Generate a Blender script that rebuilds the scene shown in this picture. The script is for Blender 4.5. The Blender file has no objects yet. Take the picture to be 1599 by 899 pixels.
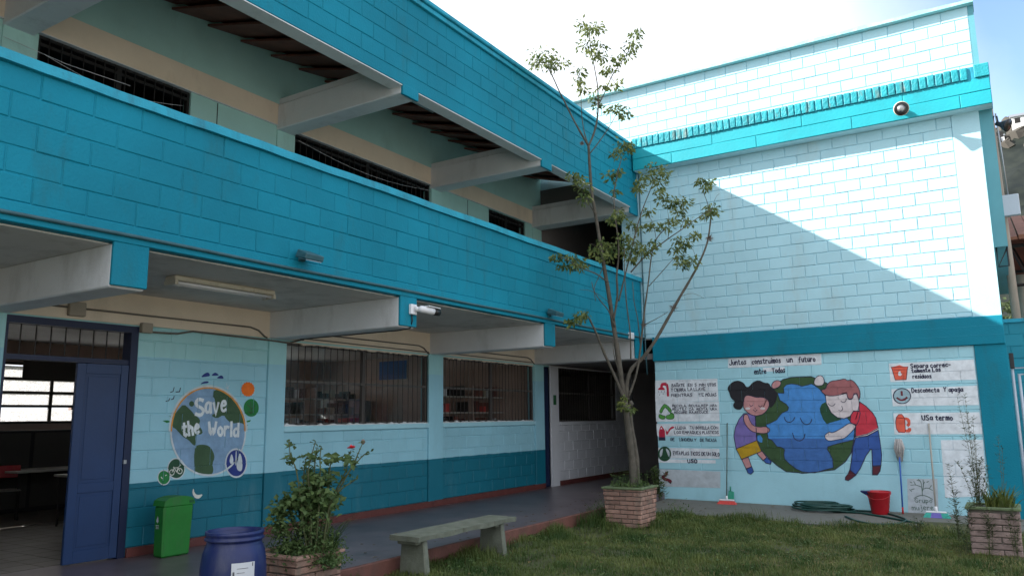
import bpy, bmesh, math, random
import numpy as np
from mathutils import Vector, Matrix
random.seed(7); rng = np.random.default_rng(7)
scene = bpy.context.scene; COL = scene.collection

# ------------------------------------------------------------------ camera
RM = np.array([[0.84536803, 0.09728527, 0.52525086], [0.53404383, -0.13136724, -0.8351885], [-0.01225079, 0.98654864, -0.16300826]])
FPX = 1217.49; CX, CY = 799.5, 449.5; EYE = np.array([0., 0., 1.54])
cam = bpy.data.cameras.new('camera'); camo = bpy.data.objects.new('camera', cam); COL.objects.link(camo)
cam.sensor_width = 36; cam.lens = 36*FPX/1599; cam.clip_end = 3000; cam.clip_start = 0.05
camo.matrix_world = Matrix.Translation(Vector(EYE)) @ Matrix(RM.tolist()).to_4x4()
scene.camera = camo
# ------------------------------------------------------------------ sun, sky, exposure
SUN = Vector((-1.0, -0.473, 0.686)).normalized()          # towards the sun
sl = bpy.data.lights.new('sun', 'SUN'); sl.energy = 5.0; sl.angle = math.radians(0.53); sl.color = (1.0, 0.95, 0.88)
so = bpy.data.objects.new('sun', sl); COL.objects.link(so); so.location = SUN*60
so.rotation_euler = SUN.to_track_quat('Z', 'Y').to_euler()
w = bpy.data.worlds.new('World'); scene.world = w; w.use_nodes = True
nt = w.node_tree; nt.nodes.clear(); N = nt.nodes.new; L = nt.links.new
out = N('ShaderNodeOutputWorld'); bg = N('ShaderNodeBackground'); bg.inputs['Strength'].default_value = 0.145
sky = N('ShaderNodeTexSky'); sky.sky_type = 'NISHITA'; sky.sun_disc = False
sky.sun_elevation = math.asin(SUN.z); sky.sun_rotation = math.atan2(SUN.x, SUN.y); sky.air_density = 1.0; sky.dust_density = 0.6; sky.altitude = 1500
tc = N('ShaderNodeTexCoord'); ns = N('ShaderNodeTexNoise'); ns.inputs['Scale'].default_value = 2.2; ns.inputs['Detail'].default_value = 8; ns.inputs['Roughness'].default_value = 0.55
L(tc.outputs['Generated'], ns.inputs['Vector'])
# thin bright cloud over most of the sky, opening to blue on one side
dt = N('ShaderNodeVectorMath'); dt.operation = 'DOT_PRODUCT'; dt.inputs[1].default_value = (0.381, 0.801, 0.461); L(tc.outputs['Generated'], dt.inputs[0])
m1 = N('ShaderNodeMapRange'); m1.inputs['From Min'].default_value = 0.832; m1.inputs['From Max'].default_value = 0.93; m1.inputs['To Min'].default_value = 1.1; m1.inputs['To Max'].default_value = -0.05; L(dt.outputs['Value'], m1.inputs['Value'])
m2 = N('ShaderNodeMath'); m2.operation = 'MULTIPLY_ADD'; m2.inputs[1].default_value = 1.3; m2.inputs[2].default_value = -0.62; L(ns.outputs['Fac'], m2.inputs[0])
m3 = N('ShaderNodeMath'); m3.operation = 'ADD'; m3.use_clamp = True; L(m1.outputs[0], m3.inputs[0]); L(m2.outputs[0], m3.inputs[1])
mx = N('ShaderNodeMixRGB'); mx.inputs['Color2'].default_value = (3.65, 3.9, 4.25, 1)
L(m3.outputs[0], mx.inputs['Fac']); L(sky.outputs['Color'], mx.inputs['Color1'])
L(mx.outputs['Color'], bg.inputs['Color']); L(bg.outputs['Background'], out.inputs['Surface'])
scene.view_settings.view_transform = 'Standard'; scene.view_settings.look = 'None'; scene.view_settings.gamma = 1
scene.view_settings.use_curve_mapping = False; scene.view_settings.exposure = 1.4
scene.render.engine = 'CYCLES'; scene.cycles.max_bounces = 8; scene.cycles.diffuse_bounces = 5

# ------------------------------------------------------------------ pixel -> direction helpers (distance comes from what a thing touches)
def ray(px, py):
    d = RM @ np.array([px-CX, -(py-CY), -FPX]); return d/np.linalg.norm(d)
def onx(px, py, x): d = ray(px, py); return EYE+d*((x-EYE[0])/d[0])
def ony(px, py, y): d = ray(px, py); return EYE+d*((y-EYE[1])/d[1])
def onz(px, py, z): d = ray(px, py); return EYE+d*((z-EYE[2])/d[2])
def onpl(px, py, T, n):
    d = ray(px, py); n = np.array(n, float); return EYE+d*(((np.array(T)-EYE)@n)/(d@n))
VIEWN = -RM[:, 2].copy(); VIEWN[2] = 0
def proj(p):
    q = RM.T@(np.array(p, float)-EYE); return CX+FPX*q[0]/-q[2], CY-FPX*q[1]/-q[2]
F, I, W = -5.83, -8.05, 13.98          # facade plane (x), inner corridor wall (x), mural wall (y)

# ------------------------------------------------------------------ materials
MATS = {}
def mat(name, col, rough=0.6, var=0.10, vscale=1.3, bump=0.12, bscale=70, metal=0.0, dirt=None, damt=0.35, dscale=2.2, dlo=0.56, dhi=0.72, spec=0.4, rnd=0.0, zsplit=None, emis=None):
    m = bpy.data.materials.new(name); m.use_nodes = True; t = m.node_tree; n = t.nodes; l = t.links.new
    b = n['Principled BSDF']; b.inputs['Roughness'].default_value = rough; b.inputs['Metallic'].default_value = metal
    b.inputs['Specular IOR Level'].default_value = spec
    g = n.new('ShaderNodeNewGeometry'); nz = n.new('ShaderNodeTexNoise'); nz.inputs['Scale'].default_value = vscale; nz.inputs['Detail'].default_value = 6; nz.inputs['Roughness'].default_value = 0.6
    l(g.outputs['Position'], nz.inputs['Vector'])
    mr = n.new('ShaderNodeMapRange'); mr.inputs['From Min'].default_value = 0.3; mr.inputs['From Max'].default_value = 0.7; mr.inputs['To Min'].default_value = 1-var; mr.inputs['To Max'].default_value = 1+var
    l(nz.outputs['Fac'], mr.inputs['Value'])
    base = n.new('ShaderNodeRGB'); base.outputs[0].default_value = (*col, 1); csock = base.outputs[0]
    if zsplit:      # list of (z, colour) above which the paint changes; the painted line wobbles a little
        sx = n.new('ShaderNodeSeparateXYZ'); l(g.outputs['Position'], sx.inputs[0])
        wn = n.new('ShaderNodeTexNoise'); wn.inputs['Scale'].default_value = 3.0; l(g.outputs['Position'], wn.inputs['Vector'])
        ad = n.new('ShaderNodeMath'); ad.operation = 'MULTIPLY_ADD'; ad.inputs[1].default_value = 0.02; l(wn.outputs['Fac'], ad.inputs[0]); l(sx.outputs['Z'], ad.inputs[2])
        for z, c2 in zsplit:
            gt = n.new('ShaderNodeMath'); gt.operation = 'GREATER_THAN'; gt.inputs[1].default_value = z+0.01; l(ad.outputs[0], gt.inputs[0])
            mm = n.new('ShaderNodeMixRGB'); mm.inputs['Color2'].default_value = (*c2, 1); l(gt.outputs[0], mm.inputs['Fac']); l(csock, mm.inputs['Color1']); csock = mm.outputs[0]
    if rnd:
        oi = n.new('ShaderNodeObjectInfo'); r2 = n.new('ShaderNodeMapRange'); r2.inputs['To Min'].default_value = 1-rnd; r2.inputs['To Max'].default_value = 1+rnd
        l(oi.outputs['Random'], r2.inputs['Value']); mu = n.new('ShaderNodeMath'); mu.operation = 'MULTIPLY'; l(r2.outputs[0], mu.inputs[0]); l(mr.outputs[0], mu.inputs[1]); vs = mu.outputs[0]
    else: vs = mr.outputs[0]
    vm = n.new('ShaderNodeVectorMath'); vm.operation = 'SCALE'; l(csock, vm.inputs[0]); l(vs, vm.inputs['Scale']); csock = vm.outputs[0]
    if dirt:
        mpn = n.new('ShaderNodeMapping'); mpn.inputs['Scale'].default_value = (1, 1, 0.35); l(g.outputs['Position'], mpn.inputs[0])
        dn = n.new('ShaderNodeTexNoise'); dn.inputs['Scale'].default_value = dscale; dn.inputs['Detail'].default_value = 9; dn.inputs['Roughness'].default_value = 0.68; l(mpn.outputs[0], dn.inputs['Vector'])
        dr = n.new('ShaderNodeMapRange'); dr.inputs['From Min'].default_value = dlo; dr.inputs['From Max'].default_value = dhi; dr.inputs['To Max'].default_value = damt; l(dn.outputs['Fac'], dr.inputs['Value'])
        dm = n.new('ShaderNodeMixRGB'); dm.inputs['Color2'].default_value = (*dirt, 1); l(dr.outputs[0], dm.inputs['Fac']); l(csock, dm.inputs['Color1']); csock = dm.outputs[0]
    l(csock, b.inputs['Base Color'])
    if bump:
        bn = n.new('ShaderNodeTexNoise'); bn.inputs['Scale'].default_value = bscale; bn.inputs['Detail'].default_value = 4; l(g.outputs['Position'], bn.inputs['Vector'])
        bp = n.new('ShaderNodeBump'); bp.inputs['Strength'].default_value = bump; bp.inputs['Distance'].default_value = 0.01; l(bn.outputs['Fac'], bp.inputs['Height']); l(bp.outputs[0], b.inputs['Normal'])
    if emis: b.inputs['Emission Color'].default_value = (*emis[0], 1); b.inputs['Emission Strength'].default_value = emis[1]
    MATS[name] = m; return m
def leafmat(name, c1, c2, sc=6):
    m = bpy.data.materials.new(name); m.use_nodes = True; t = m.node_tree; n = t.nodes; l = t.links.new
    g = n.new('ShaderNodeNewGeometry'); nz = n.new('ShaderNodeTexNoise'); nz.inputs['Scale'].default_value = sc; nz.inputs['Detail'].default_value = 3; l(g.outputs['Position'], nz.inputs['Vector'])
    r = n.new('ShaderNodeValToRGB'); r.color_ramp.elements[0].position = 0.35; r.color_ramp.elements[1].position = 0.68
    r.color_ramp.elements[0].color = (*c1, 1); r.color_ramp.elements[1].color = (*c2, 1); l(nz.outputs['Fac'], r.inputs['Fac'])
    b = n['Principled BSDF']; b.inputs['Roughness'].default_value = 0.55; b.inputs['Specular IOR Level'].default_value = 0.3; l(r.outputs[0], b.inputs['Base Color'])
    tr = n.new('ShaderNodeBsdfTranslucent'); l(r.outputs[0], tr.inputs['Color']); ms = n.new('ShaderNodeMixShader'); ms.inputs[0].default_value = 0.3
    l(b.outputs[0], ms.inputs[1]); l(tr.outputs[0], ms.inputs[2]); l(ms.outputs[0], n['Material Output'].inputs['Surface']); MATS[name] = m; return m
TEAL = (0.003, 0.195, 0.285); DADO = (0.006, 0.14, 0.20); PALE = (0.43, 0.685, 0.77); AQUA = (0.295, 0.565, 0.665); GREENW = (0.36, 0.60, 0.56); BEIGE = (0.72, 0.61, 0.48)
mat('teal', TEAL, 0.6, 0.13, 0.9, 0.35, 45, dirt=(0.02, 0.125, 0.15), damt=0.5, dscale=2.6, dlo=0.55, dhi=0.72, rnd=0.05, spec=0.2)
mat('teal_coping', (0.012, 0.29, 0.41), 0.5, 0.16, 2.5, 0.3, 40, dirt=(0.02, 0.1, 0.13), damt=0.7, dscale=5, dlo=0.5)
mat('teal_rough', (0.008, 0.30, 0.36), 0.55, 0.12, 4, 0.8, 35, dirt=(0.16, 0.13, 0.09), damt=0.75, dscale=3.5, dlo=0.55, dhi=0.66, rnd=0.1)
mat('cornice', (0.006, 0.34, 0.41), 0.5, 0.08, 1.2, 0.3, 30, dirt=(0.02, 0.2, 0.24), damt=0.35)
mat('pale', PALE, 0.55, 0.05, 1.5, 0.25, 45, dirt=(0.42, 0.52, 0.52), damt=0.55, dscale=1.8, dlo=0.53, rnd=0.03)
mat('aqua', (0.37, 0.65, 0.735), 0.55, 0.07, 1.5, 0.25, 45, dirt=(0.25, 0.45, 0.5), damt=0.35, rnd=0.03)
mat('inner', DADO, 0.5, 0.08, 1.2, 0.2, 50, zsplit=[(0.885, AQUA), (2.25, (0.34, 0.62, 0.64))], dirt=(0.2, 0.34, 0.36), damt=0.2, rnd=0.03)
mat('upper_inner', GREENW, 0.6, 0.08, 1.2, 0.2, 50, dirt=(0.15, 0.22, 0.2), damt=0.4, dscale=1.5)
mat('beige', BEIGE, 0.65, 0.07, 1.5, 0.15, 40, dirt=(0.3, 0.24, 0.17), damt=0.3)
mat('white', (0.66, 0.67, 0.68), 0.6, 0.07, 1.2, 0.25, 40, dirt=(0.33, 0.325, 0.31), damt=0.5, dlo=0.53)
mat('white_wall', (0.60, 0.61, 0.64), 0.5, 0.06, 1.2, 0.2, 40, dirt=(0.35, 0.36, 0.38), damt=0.4)
mat('soffit', (0.58, 0.56, 0.53), 0.7, 0.1, 0.9, 0.15, 30, dirt=(0.26, 0.245, 0.22), damt=0.75, dscale=1.6, dlo=0.5)
mat('skirt', (0.12, 0.036, 0.031), 0.5, 0.2, 6, 0.3, 40, dirt=(0.12, 0.05, 0.045), damt=0.6, dscale=6)
mat('walkway', (0.125, 0.095, 0.105), 0.34, 0.24, 2.6, 0.08, 12, dirt=(0.05, 0.04, 0.045), damt=0.85, dscale=1.4, dlo=0.48, spec=0.5)
mat('kerb', (0.165, 0.068, 0.053), 0.65, 0.2, 5, 0.4, 40, dirt=(0.09, 0.055, 0.045), damt=0.8, dscale=4, dlo=0.48)
mat('yard', (0.44, 0.42, 0.38), 0.85, 0.1, 1.5, 0.2, 40)  # pale tone picked so the added unseen slab bounces sunlight
mat('concrete', (0.16, 0.155, 0.138), 0.8, 0.15, 2.5, 0.4, 60, dirt=(0.07, 0.07, 0.05), damt=0.8, dscale=2.5, dlo=0.48)
mat('bench', (0.17, 0.18, 0.14), 0.8, 0.2, 7, 0.6, 60, dirt=(0.10, 0.115, 0.07), damt=0.75, dscale=7, dlo=0.47)
mat('soil', (0.07, 0.075, 0.032), 0.95, 0.35, 3, 0.8, 40, dirt=(0.075, 0.06, 0.032), damt=0.9, dscale=1.2, dlo=0.5)
mat('dark', (0.010, 0.009, 0.009), 0.6, 0.1)
mat('passage', (0.17, 0.155, 0.15), 0.8, 0.15)
mat('shelf_grey', (0.20, 0.22, 0.23), 0.6, 0.1)
mat('bar', (0.018, 0.012, 0.011), 0.5, 0.1, bump=0)
mat('bar_light', (0.10, 0.09, 0.08), 0.5, 0.1, bump=0)
mat('winframe', (0.075, 0.065, 0.06), 0.5, 0.1, bump=0)
mat('blue_door', (0.010, 0.036, 0.115), 0.42, 0.12, 2, 0.15, 30, dirt=(0.02, 0.03, 0.06), damt=0.5)
mat('blue_frame', (0.008, 0.016, 0.055), 0.42, 0.1)
mat('interior_wall', (0.36, 0.255, 0.215), 0.8, 0.1)
mat('partition_paint', (0.44, 0.33, 0.28), 0.8, 0.08)
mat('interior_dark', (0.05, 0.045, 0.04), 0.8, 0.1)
mat('tile', (0.13, 0.115, 0.105), 0.4, 0.15, rnd=0.12, dirt=(0.05, 0.045, 0.04), damt=0.6)
mat('roof_wood', (0.20, 0.07, 0.05), 0.8, 0.2, 4, 0.3, 25, rnd=0.1)
mat('roof_tile', (0.22, 0.09, 0.055), 0.8, 0.25, 2, 0.3, 20)
mat('pipe', (0.13, 0.115, 0.095), 0.45, 0.1, bump=0)
mat('pipe_teal', (0.035, 0.10, 0.12), 0.45, 0.2, 8, bump=0)
mat('box_grey', (0.32, 0.28, 0.22), 0.6, 0.1)
mat('lampwhite', (0.55, 0.50, 0.40), 0.5, 0.12, 4, dirt=(0.2, 0.12, 0.07), damt=0.7, dscale=8)
mat('plastic_white', (0.75, 0.75, 0.77), 0.4, 0.04, bump=0)
mat('plastic_black', (0.015, 0.015, 0.017), 0.3, 0.1, bump=0)
mat('metal_grey', (0.35, 0.36, 0.37), 0.4, 0.1, metal=0.7, bump=0)
mat('lamp_dark', (0.05, 0.055, 0.07), 0.4, 0.1, metal=0.3, bump=0)
mat('gate_paint', (0.52, 0.56, 0.63), 0.45, 0.1, bump=0)
mat('bin_green', (0.018, 0.18, 0.026), 0.45, 0.12, 5, 0.1, 30, dirt=(0.06, 0.14, 0.055), damt=0.5, dscale=9, dlo=0.5)
mat('bin_dark', (0.01, 0.10, 0.03), 0.45, 0.08, bump=0)
mat('barrel', (0.013, 0.022, 0.10), 0.38, 0.12, 5, 0.1, 25, dirt=(0.085, 0.09, 0.13), damt=0.5, dscale=7, dlo=0.52)
mat('paper', (0.62, 0.63, 0.66), 0.6, 0.05, bump=0)
mat('red_plastic', (0.46, 0.012, 0.022), 0.4, 0.1, 8, 0.08, 30, dirt=(0.34, 0.08, 0.07), damt=0.5, dscale=9, dlo=0.5)
mat('rubber_green', (0.012, 0.055, 0.045), 0.45, 0.15, 10, bump=0)
mat('wood_stick', (0.36, 0.34, 0.30), 0.6, 0.1, bump=0)
mat('stick_green', (0.10, 0.14, 0.13), 0.5, 0.1, bump=0)
mat('stick_blue', (0.02, 0.10, 0.42), 0.4, 0.05, bump=0)
mat('mop_cotton', (0.5, 0.47, 0.46), 0.9, 0.25, 20, 0.5)
mat('bristle_red', (0.62, 0.07, 0.06), 0.7, 0.2, 20)
mat('bristle_green', (0.04, 0.33, 0.27), 0.7, 0.2, 20)
mat('bristle_purple', (0.16, 0.13, 0.45), 0.7, 0.2, 20)
mat('dustpan_green', (0.02, 0.25, 0.16), 0.4, 0.1, bump=0)
mat('brick_pink', (0.34, 0.20, 0.155), 0.8, 0.25, 9, 0.6, 60, rnd=0.28, dirt=(0.17, 0.155, 0.125), damt=0.75, dscale=7, dlo=0.47)
mat('brick_rose', (0.34, 0.245, 0.22), 0.8, 0.2, 9, 0.6, 60, rnd=0.15, dirt=(0.15, 0.12, 0.10), damt=0.7, dscale=6, dlo=0.48)
mat('mortar', (0.16, 0.14, 0.12), 0.9, 0.2, 8, 0.4)
mat('mossy', (0.13, 0.17, 0.085), 0.85, 0.25, 9, 0.5)
mat('bark', (0.095, 0.083, 0.066), 0.85, 0.3, 14, 0.7, 40, dirt=(0.06, 0.052, 0.04), damt=0.8, dscale=12, dlo=0.45)
mat('twig', (0.15, 0.13, 0.105), 0.85, 0.25, 14, 0.3)
mat('stem', (0.09, 0.10, 0.04), 0.7, 0.2, 14)
mat('airplant', (0.17, 0.13, 0.11), 0.9, 0.2)
mat('petal', (0.72, 0.025, 0.045), 0.5, 0.1, bump=0)
mat('teal_wall_far', (0.008, 0.22, 0.30), 0.55, 0.1, rnd=0.05)
mat('cop_pale', (0.26, 0.56, 0.58), 0.6, 0.1, 3, 0.3, 30, dirt=(0.5, 0.52, 0.5), damt=0.8, dscale=5, dlo=0.5)
mat('side_fascia', (0.10, 0.32, 0.38), 0.55, 0.08)
mat('pole', (0.30, 0.25, 0.20), 0.8, 0.2)
mat('post_white', (0.55, 0.50, 0.42), 0.8, 0.15)
mat('red_sign', (0.45, 0.05, 0.04), 0.5, 0.1)
mat('table_top', (0.34, 0.32, 0.29), 0.4, 0.1)
mat('blue_card', (0.04, 0.10, 0.33), 0.6, 0.1)
mat('louvre_glass', (0.75, 0.78, 0.78), 0.6, 0.25, 14, 0.3, 30)
mat('rock', (0.055, 0.05, 0.042), 0.9, 0.3, 0.05, 0.5, 1)
leafmat('leaf_tree', (0.06, 0.10, 0.028), (0.25, 0.28, 0.085))
leafmat('leaf_rose', (0.05, 0.095, 0.03), (0.14, 0.20, 0.065), 9)
leafmat('leaf_weed', (0.04, 0.06, 0.03), (0.09, 0.11, 0.055), 9)
leafmat('leaf_blade', (0.07, 0.10, 0.02), (0.17, 0.19, 0.05), 7)
leafmat('grassm', (0.045, 0.095, 0.021), (0.185, 0.215, 0.062), 1.8)
leafmat('grass_dry', (0.15, 0.14, 0.05), (0.34, 0.30, 0.13), 2.5)
leafmat('dead_leaf', (0.10, 0.06, 0.025), (0.26, 0.18, 0.07), 14)
leafmat('forest', (0.008, 0.013, 0.011), (0.026, 0.033, 0.025), 0.45)
leafmat('leaf_far', (0.03, 0.05, 0.02), (0.10, 0.13, 0.05), 2)
def glass():
    m = bpy.data.materials.new('window_glass'); m.use_nodes = True; t = m.node_tree; n = t.nodes; l = t.links.new; n.remove(n['Principled BSDF'])
    tr = n.new('ShaderNodeBsdfTransparent'); tr.inputs[0].default_value = (0.96, 0.96, 0.95, 1); gl = n.new('ShaderNodeBsdfGlossy'); gl.inputs['Roughness'].default_value = 0.06
    lw = n.new('ShaderNodeLayerWeight'); pw_ = n.new('ShaderNodeMath'); pw_.operation = 'POWER'; pw_.inputs[1].default_value = 5; l(lw.outputs['Facing'], pw_.inputs[0]); fr = n.new('ShaderNodeMath'); fr.operation = 'MULTIPLY_ADD'; fr.inputs[1].default_value = 0.5; fr.inputs[2].default_value = 0.025; l(pw_.outputs[0], fr.inputs[0]); ms = n.new('ShaderNodeMixShader'); l(fr.outputs[0], ms.inputs[0]); l(tr.outputs[0], ms.inputs[1]); l(gl.outputs[0], ms.inputs[2]); l(ms.outputs[0], n['Material Output'].inputs[0]); MATS['glass'] = m
glass()
def frosted():
    m = bpy.data.materials.new('frosted_glass'); m.use_nodes = True; t = m.node_tree; n = t.nodes; l = t.links.new
    b = n['Principled BSDF']; b.inputs['Base Color'].default_value = (0.7, 0.72, 0.72, 1); b.inputs['Roughness'].default_value = 0.3
    g = n.new('ShaderNodeNewGeometry'); v = n.new('ShaderNodeTexVoronoi'); v.inputs['Scale'].default_value = 38; l(g.outputs['Position'], v.inputs['Vector'])
    r = n.new('ShaderNodeMapRange'); r.inputs['To Min'].default_value = 0.42; r.inputs['To Max'].default_value = 0.95; l(v.outputs['Distance'], r.inputs['Value'])
    tr = n.new('ShaderNodeBsdfTranslucent'); l(r.outputs[0], tr.inputs['Color']); ms = n.new('ShaderNodeMixShader'); ms.inputs[0].default_value = 0.75; l(b.outputs[0], ms.inputs[1]); l(tr.outputs[0], ms.inputs[2]); l(ms.outputs[0], n['Material Output'].inputs[0]); MATS['frosted'] = m
frosted()
PAINT = {}
def paint(name, rgb255):
    c = [(v/255/12.92 if v/255 < 0.04045 else ((v/255+0.055)/1.055)**2.4) for v in rgb255]
    mat(name, tuple(c), 0.65, 0.16, 9, 0.2, 45); return name

# ------------------------------------------------------------------ mesh helpers
def link(name, me, m, parent=None, smooth=False):
    o = bpy.data.objects.new(name, me); COL.objects.link(o)
    if m is not None and len(me.materials) == 0: me.materials.append(MATS[m] if isinstance(m, str) else m)
    if smooth: me.shade_smooth()
    if parent is not None: par(o, parent)
    return o
WORLDLOC = {}
def par(o, p):
    o.parent = p
    if p.name in WORLDLOC: o.matrix_parent_inverse = Matrix.Translation(-Vector(WORLDLOC[p.name]))
def tag(o, label=None, cat=None, group=None, kind=None):
    for k, v in (('label', label), ('category', cat), ('group', group), ('kind', kind)):
        if v: o[k] = v
    return o
def thing(name, label, cat, loc, group=None):
    o = bpy.data.objects.new(name, None); COL.objects.link(o); o.location = loc; o.empty_display_size = 0.2
    WORLDLOC[o.name] = tuple(loc); return tag(o, label, cat, group)
class MB:
    def __init__(s): s.v = []; s.f = []
    def add(s, vs, fs):
        k = len(s.v); s.v += [tuple(map(float, p)) for p in vs]; s.f += [tuple(i+k for i in f) for f in fs]; return s
    def box(s, lo, hi):
        (a, b, c), (d, e, f) = lo, hi; a, d = min(a, d), max(a, d); b, e = min(b, e), max(b, e); c, f = min(c, f), max(c, f)
        return s.add([(a,b,c),(d,b,c),(d,e,c),(a,e,c),(a,b,f),(d,b,f),(d,e,f),(a,e,f)], [(0,3,2,1),(4,5,6,7),(0,1,5,4),(1,2,6,5),(2,3,7,6),(3,0,4,7)])
    def hexa(s, b4, t4): return s.add(list(b4)+list(t4), [(0,3,2,1),(4,5,6,7),(0,1,5,4),(1,2,6,5),(2,3,7,6),(3,0,4,7)])
    def tube(s, pts, r, n=8, caps=True):
        pts = [Vector(p) for p in pts]; m = len(pts); rs = r if hasattr(r, '__len__') else [r]*m
        vs = []; fs = []; ref = None
        for i, p in enumerate(pts):
            d = (pts[min(i+1, m-1)]-pts[max(i-1, 0)]);
            d = d.normalized() if d.length > 1e-9 else Vector((0, 0, 1))
            if ref is None: ref = Vector((1, 0, 0)) if abs(d.x) < 0.8 else Vector((0, 1, 0))
            u = ref - d*ref.dot(d); u = u.normalized() if u.length > 1e-6 else d.orthogonal().normalized(); ref = u; v = d.cross(u)
            for k in range(n):
                a = 2*math.pi*k/n; vs.append(p+(u*math.cos(a)+v*math.sin(a))*rs[i])
        for i in range(m-1):
            for k in range(n): k2 = (k+1) % n; fs.append((i*n+k, i*n+k2, (i+1)*n+k2, (i+1)*n+k))
        if caps: fs.append(tuple(range(n-1, -1, -1))); fs.append(tuple(range((m-1)*n, m*n)))
        return s.add(vs, fs)
    def lathe(s, prof, c, n=32):
        vs = []; fs = []; m = len(prof)
        for (r, z) in prof:
            for k in range(n): a = 2*math.pi*k/n; vs.append((c[0]+r*math.cos(a), c[1]+r*math.sin(a), c[2]+z))
        for i in range(m-1):
            for k in range(n): k2 = (k+1) % n; fs.append((i*n+k, i*n+k2, (i+1)*n+k2, (i+1)*n+k))
        fs.append(tuple(range(n-1, -1, -1))); fs.append(tuple(range((m-1)*n, m*n))); return s.add(vs, fs)
    def leaf(s, p, d, up, ln, wd, fold=0.25):
        p = Vector(p); d = Vector(d).normalized(); sd = d.cross(Vector(up)); sd = sd.normalized() if sd.length > 1e-5 else d.orthogonal().normalized(); nn = sd.cross(d)
        m = p+d*ln*0.45
        return s.add([p, m+sd*wd/2+nn*wd*fold, p+d*ln, m-sd*wd/2+nn*wd*fold], [(0, 1, 2), (0, 2, 3)])
    def blade(s, p, d, ln, wd, bend):
        p = Vector(p); d = Vector(d).normalized(); hz = Vector((d.x, d.y, 0)); hz = hz.normalized() if hz.length > 1e-4 else Vector((1, 0, 0)); sd = hz.cross(Vector((0, 0, 1)))
        q = p+d*ln*0.5; e = p+d*ln*0.95+hz*bend*ln-Vector((0, 0, bend*ln*0.7))
        return s.add([p-sd*wd/2, p+sd*wd/2, q+sd*wd*0.45, q-sd*wd*0.45, e], [(0, 1, 2, 3), (3, 2, 4)])
    def build(s, name, m, parent=None, smooth=False, bevel=0):
        me = bpy.data.meshes.new(name); me.from_pydata(s.v, [], s.f); me.update()
        bm = bmesh.new(); bm.from_mesh(me); bmesh.ops.recalc_face_normals(bm, faces=bm.faces)
        if bevel: bmesh.ops.bevel(bm, geom=[e for e in bm.edges if e.calc_face_angle(0) > 0.5], offset=bevel, segments=1, affect='EDGES', clamp_overlap=True)
        bm.to_mesh(me); bm.free()
        return link(name, me, m, parent, smooth)
    def build_raw(s, name, m, parent=None):      # open leaf meshes
        me = bpy.data.meshes.new(name); me.from_pydata(s.v, [], s.f); me.update(); return link(name, me, m, parent)
def bx(name, lo, hi, m, parent=None, bevel=0.0): return MB().box(lo, hi).build(name, m, parent, bevel=bevel)
def struct(o): o['kind'] = 'structure'; return o

# ------------------------------------------------------------------ block walls: every block proud of a recessed backing
JT, PROUD = 0.008, 0.009       # joint width, how far a block stands out of the joint
BLOCKMESH = {}
PR = lambda m: {'pale': 0.014, 'teal': 0.0075}.get(m, 0.009)
JW = lambda m: 0.0105 if m == 'pale' else 0.008
def block_mesh(wd, ht, m, rough=0.0):
    key = (round(wd, 3), round(ht, 3), m)
    if key in BLOCKMESH: return BLOCKMESH[key]
    c = 0.007; a, b = wd/2, ht/2; PROUD = PR(m)
    vs = [(-a,0.02,-b),(a,0.02,-b),(a,0.02,b),(-a,0.02,b),(-a,-PROUD+c,-b),(a,-PROUD+c,-b),(a,-PROUD+c,b),(-a,-PROUD+c,b),(-a+c,-PROUD,-b+c),(a-c,-PROUD,-b+c),(a-c,-PROUD,b-c),(-a+c,-PROUD,b-c)]
    fs = [(8,9,10,11)]
    for i in range(4):
        j = (i+1) % 4; fs += [(4+i,4+j,8+j,8+i),(i,j,4+j,4+i)]
    me = bpy.data.meshes.new('block'); me.from_pydata(vs, [], fs); me.materials.append(MATS[m]); me.update(); BLOCKMESH[key] = me; return me
PENDING = {}      # thing name -> list of blocks, so that the 300 largest in view become objects
def courses(z0, z1, line0, step=0.2):
    ls = [z0]; z = line0
    while z < z0+0.03: z += step
    while z < z1-0.03: ls.append(z); z += step
    ls.append(z1); return [(a, b) for a, b in zip(ls[:-1], ls[1:])]
def row_joints(u0, u1, zc, line0, phase, step=0.2, pitch=0.4):
    k = math.floor((zc-line0)/step); ph = phase+(pitch/2 if k % 2 else 0); js = [u0]; u = ph+math.ceil((u0-ph)/pitch)*pitch
    while u < u1: 
        if u-js[-1] > 0.05 and u1-u > 0.05: js.append(u)
        u += pitch
    js.append(u1); return js
def block_wall(part, owner, axis, plane, u0, u1, z0, z1, line0, phase, m, holes=(), step=0.2, pitch=0.4, mixin=None):
    """axis 'x': wall runs along x and faces -y; axis 'y': runs along y and faces +x. plane = position of the backing (joint bottom)."""
    for a, b in courses(z0, z1, line0, step):
        js = row_joints(u0, u1, (a+b)/2, line0, phase, step, pitch)
        for p, q in zip(js[:-1], js[1:]):
            segs = [(p, q)]
            for (h0, h1, g0, g1) in holes:
                if b <= g0+0.01 or a >= g1-0.01: continue
                ns_ = []
                for (s0, s1) in segs:
                    if s1 <= h0 or s0 >= h1: ns_.append((s0, s1)); continue
                    if s0 < h0-0.03: ns_.append((s0, h0))
                    if s1 > h1+0.03: ns_.append((h1, s1))
                segs = ns_
            for (s0, s1) in segs:
                PENDING.setdefault(owner.name, []).append((part, axis, plane, (s0+s1)/2, (a+b)/2, s1-s0-JW(m), b-a-JW(m), m))
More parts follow.
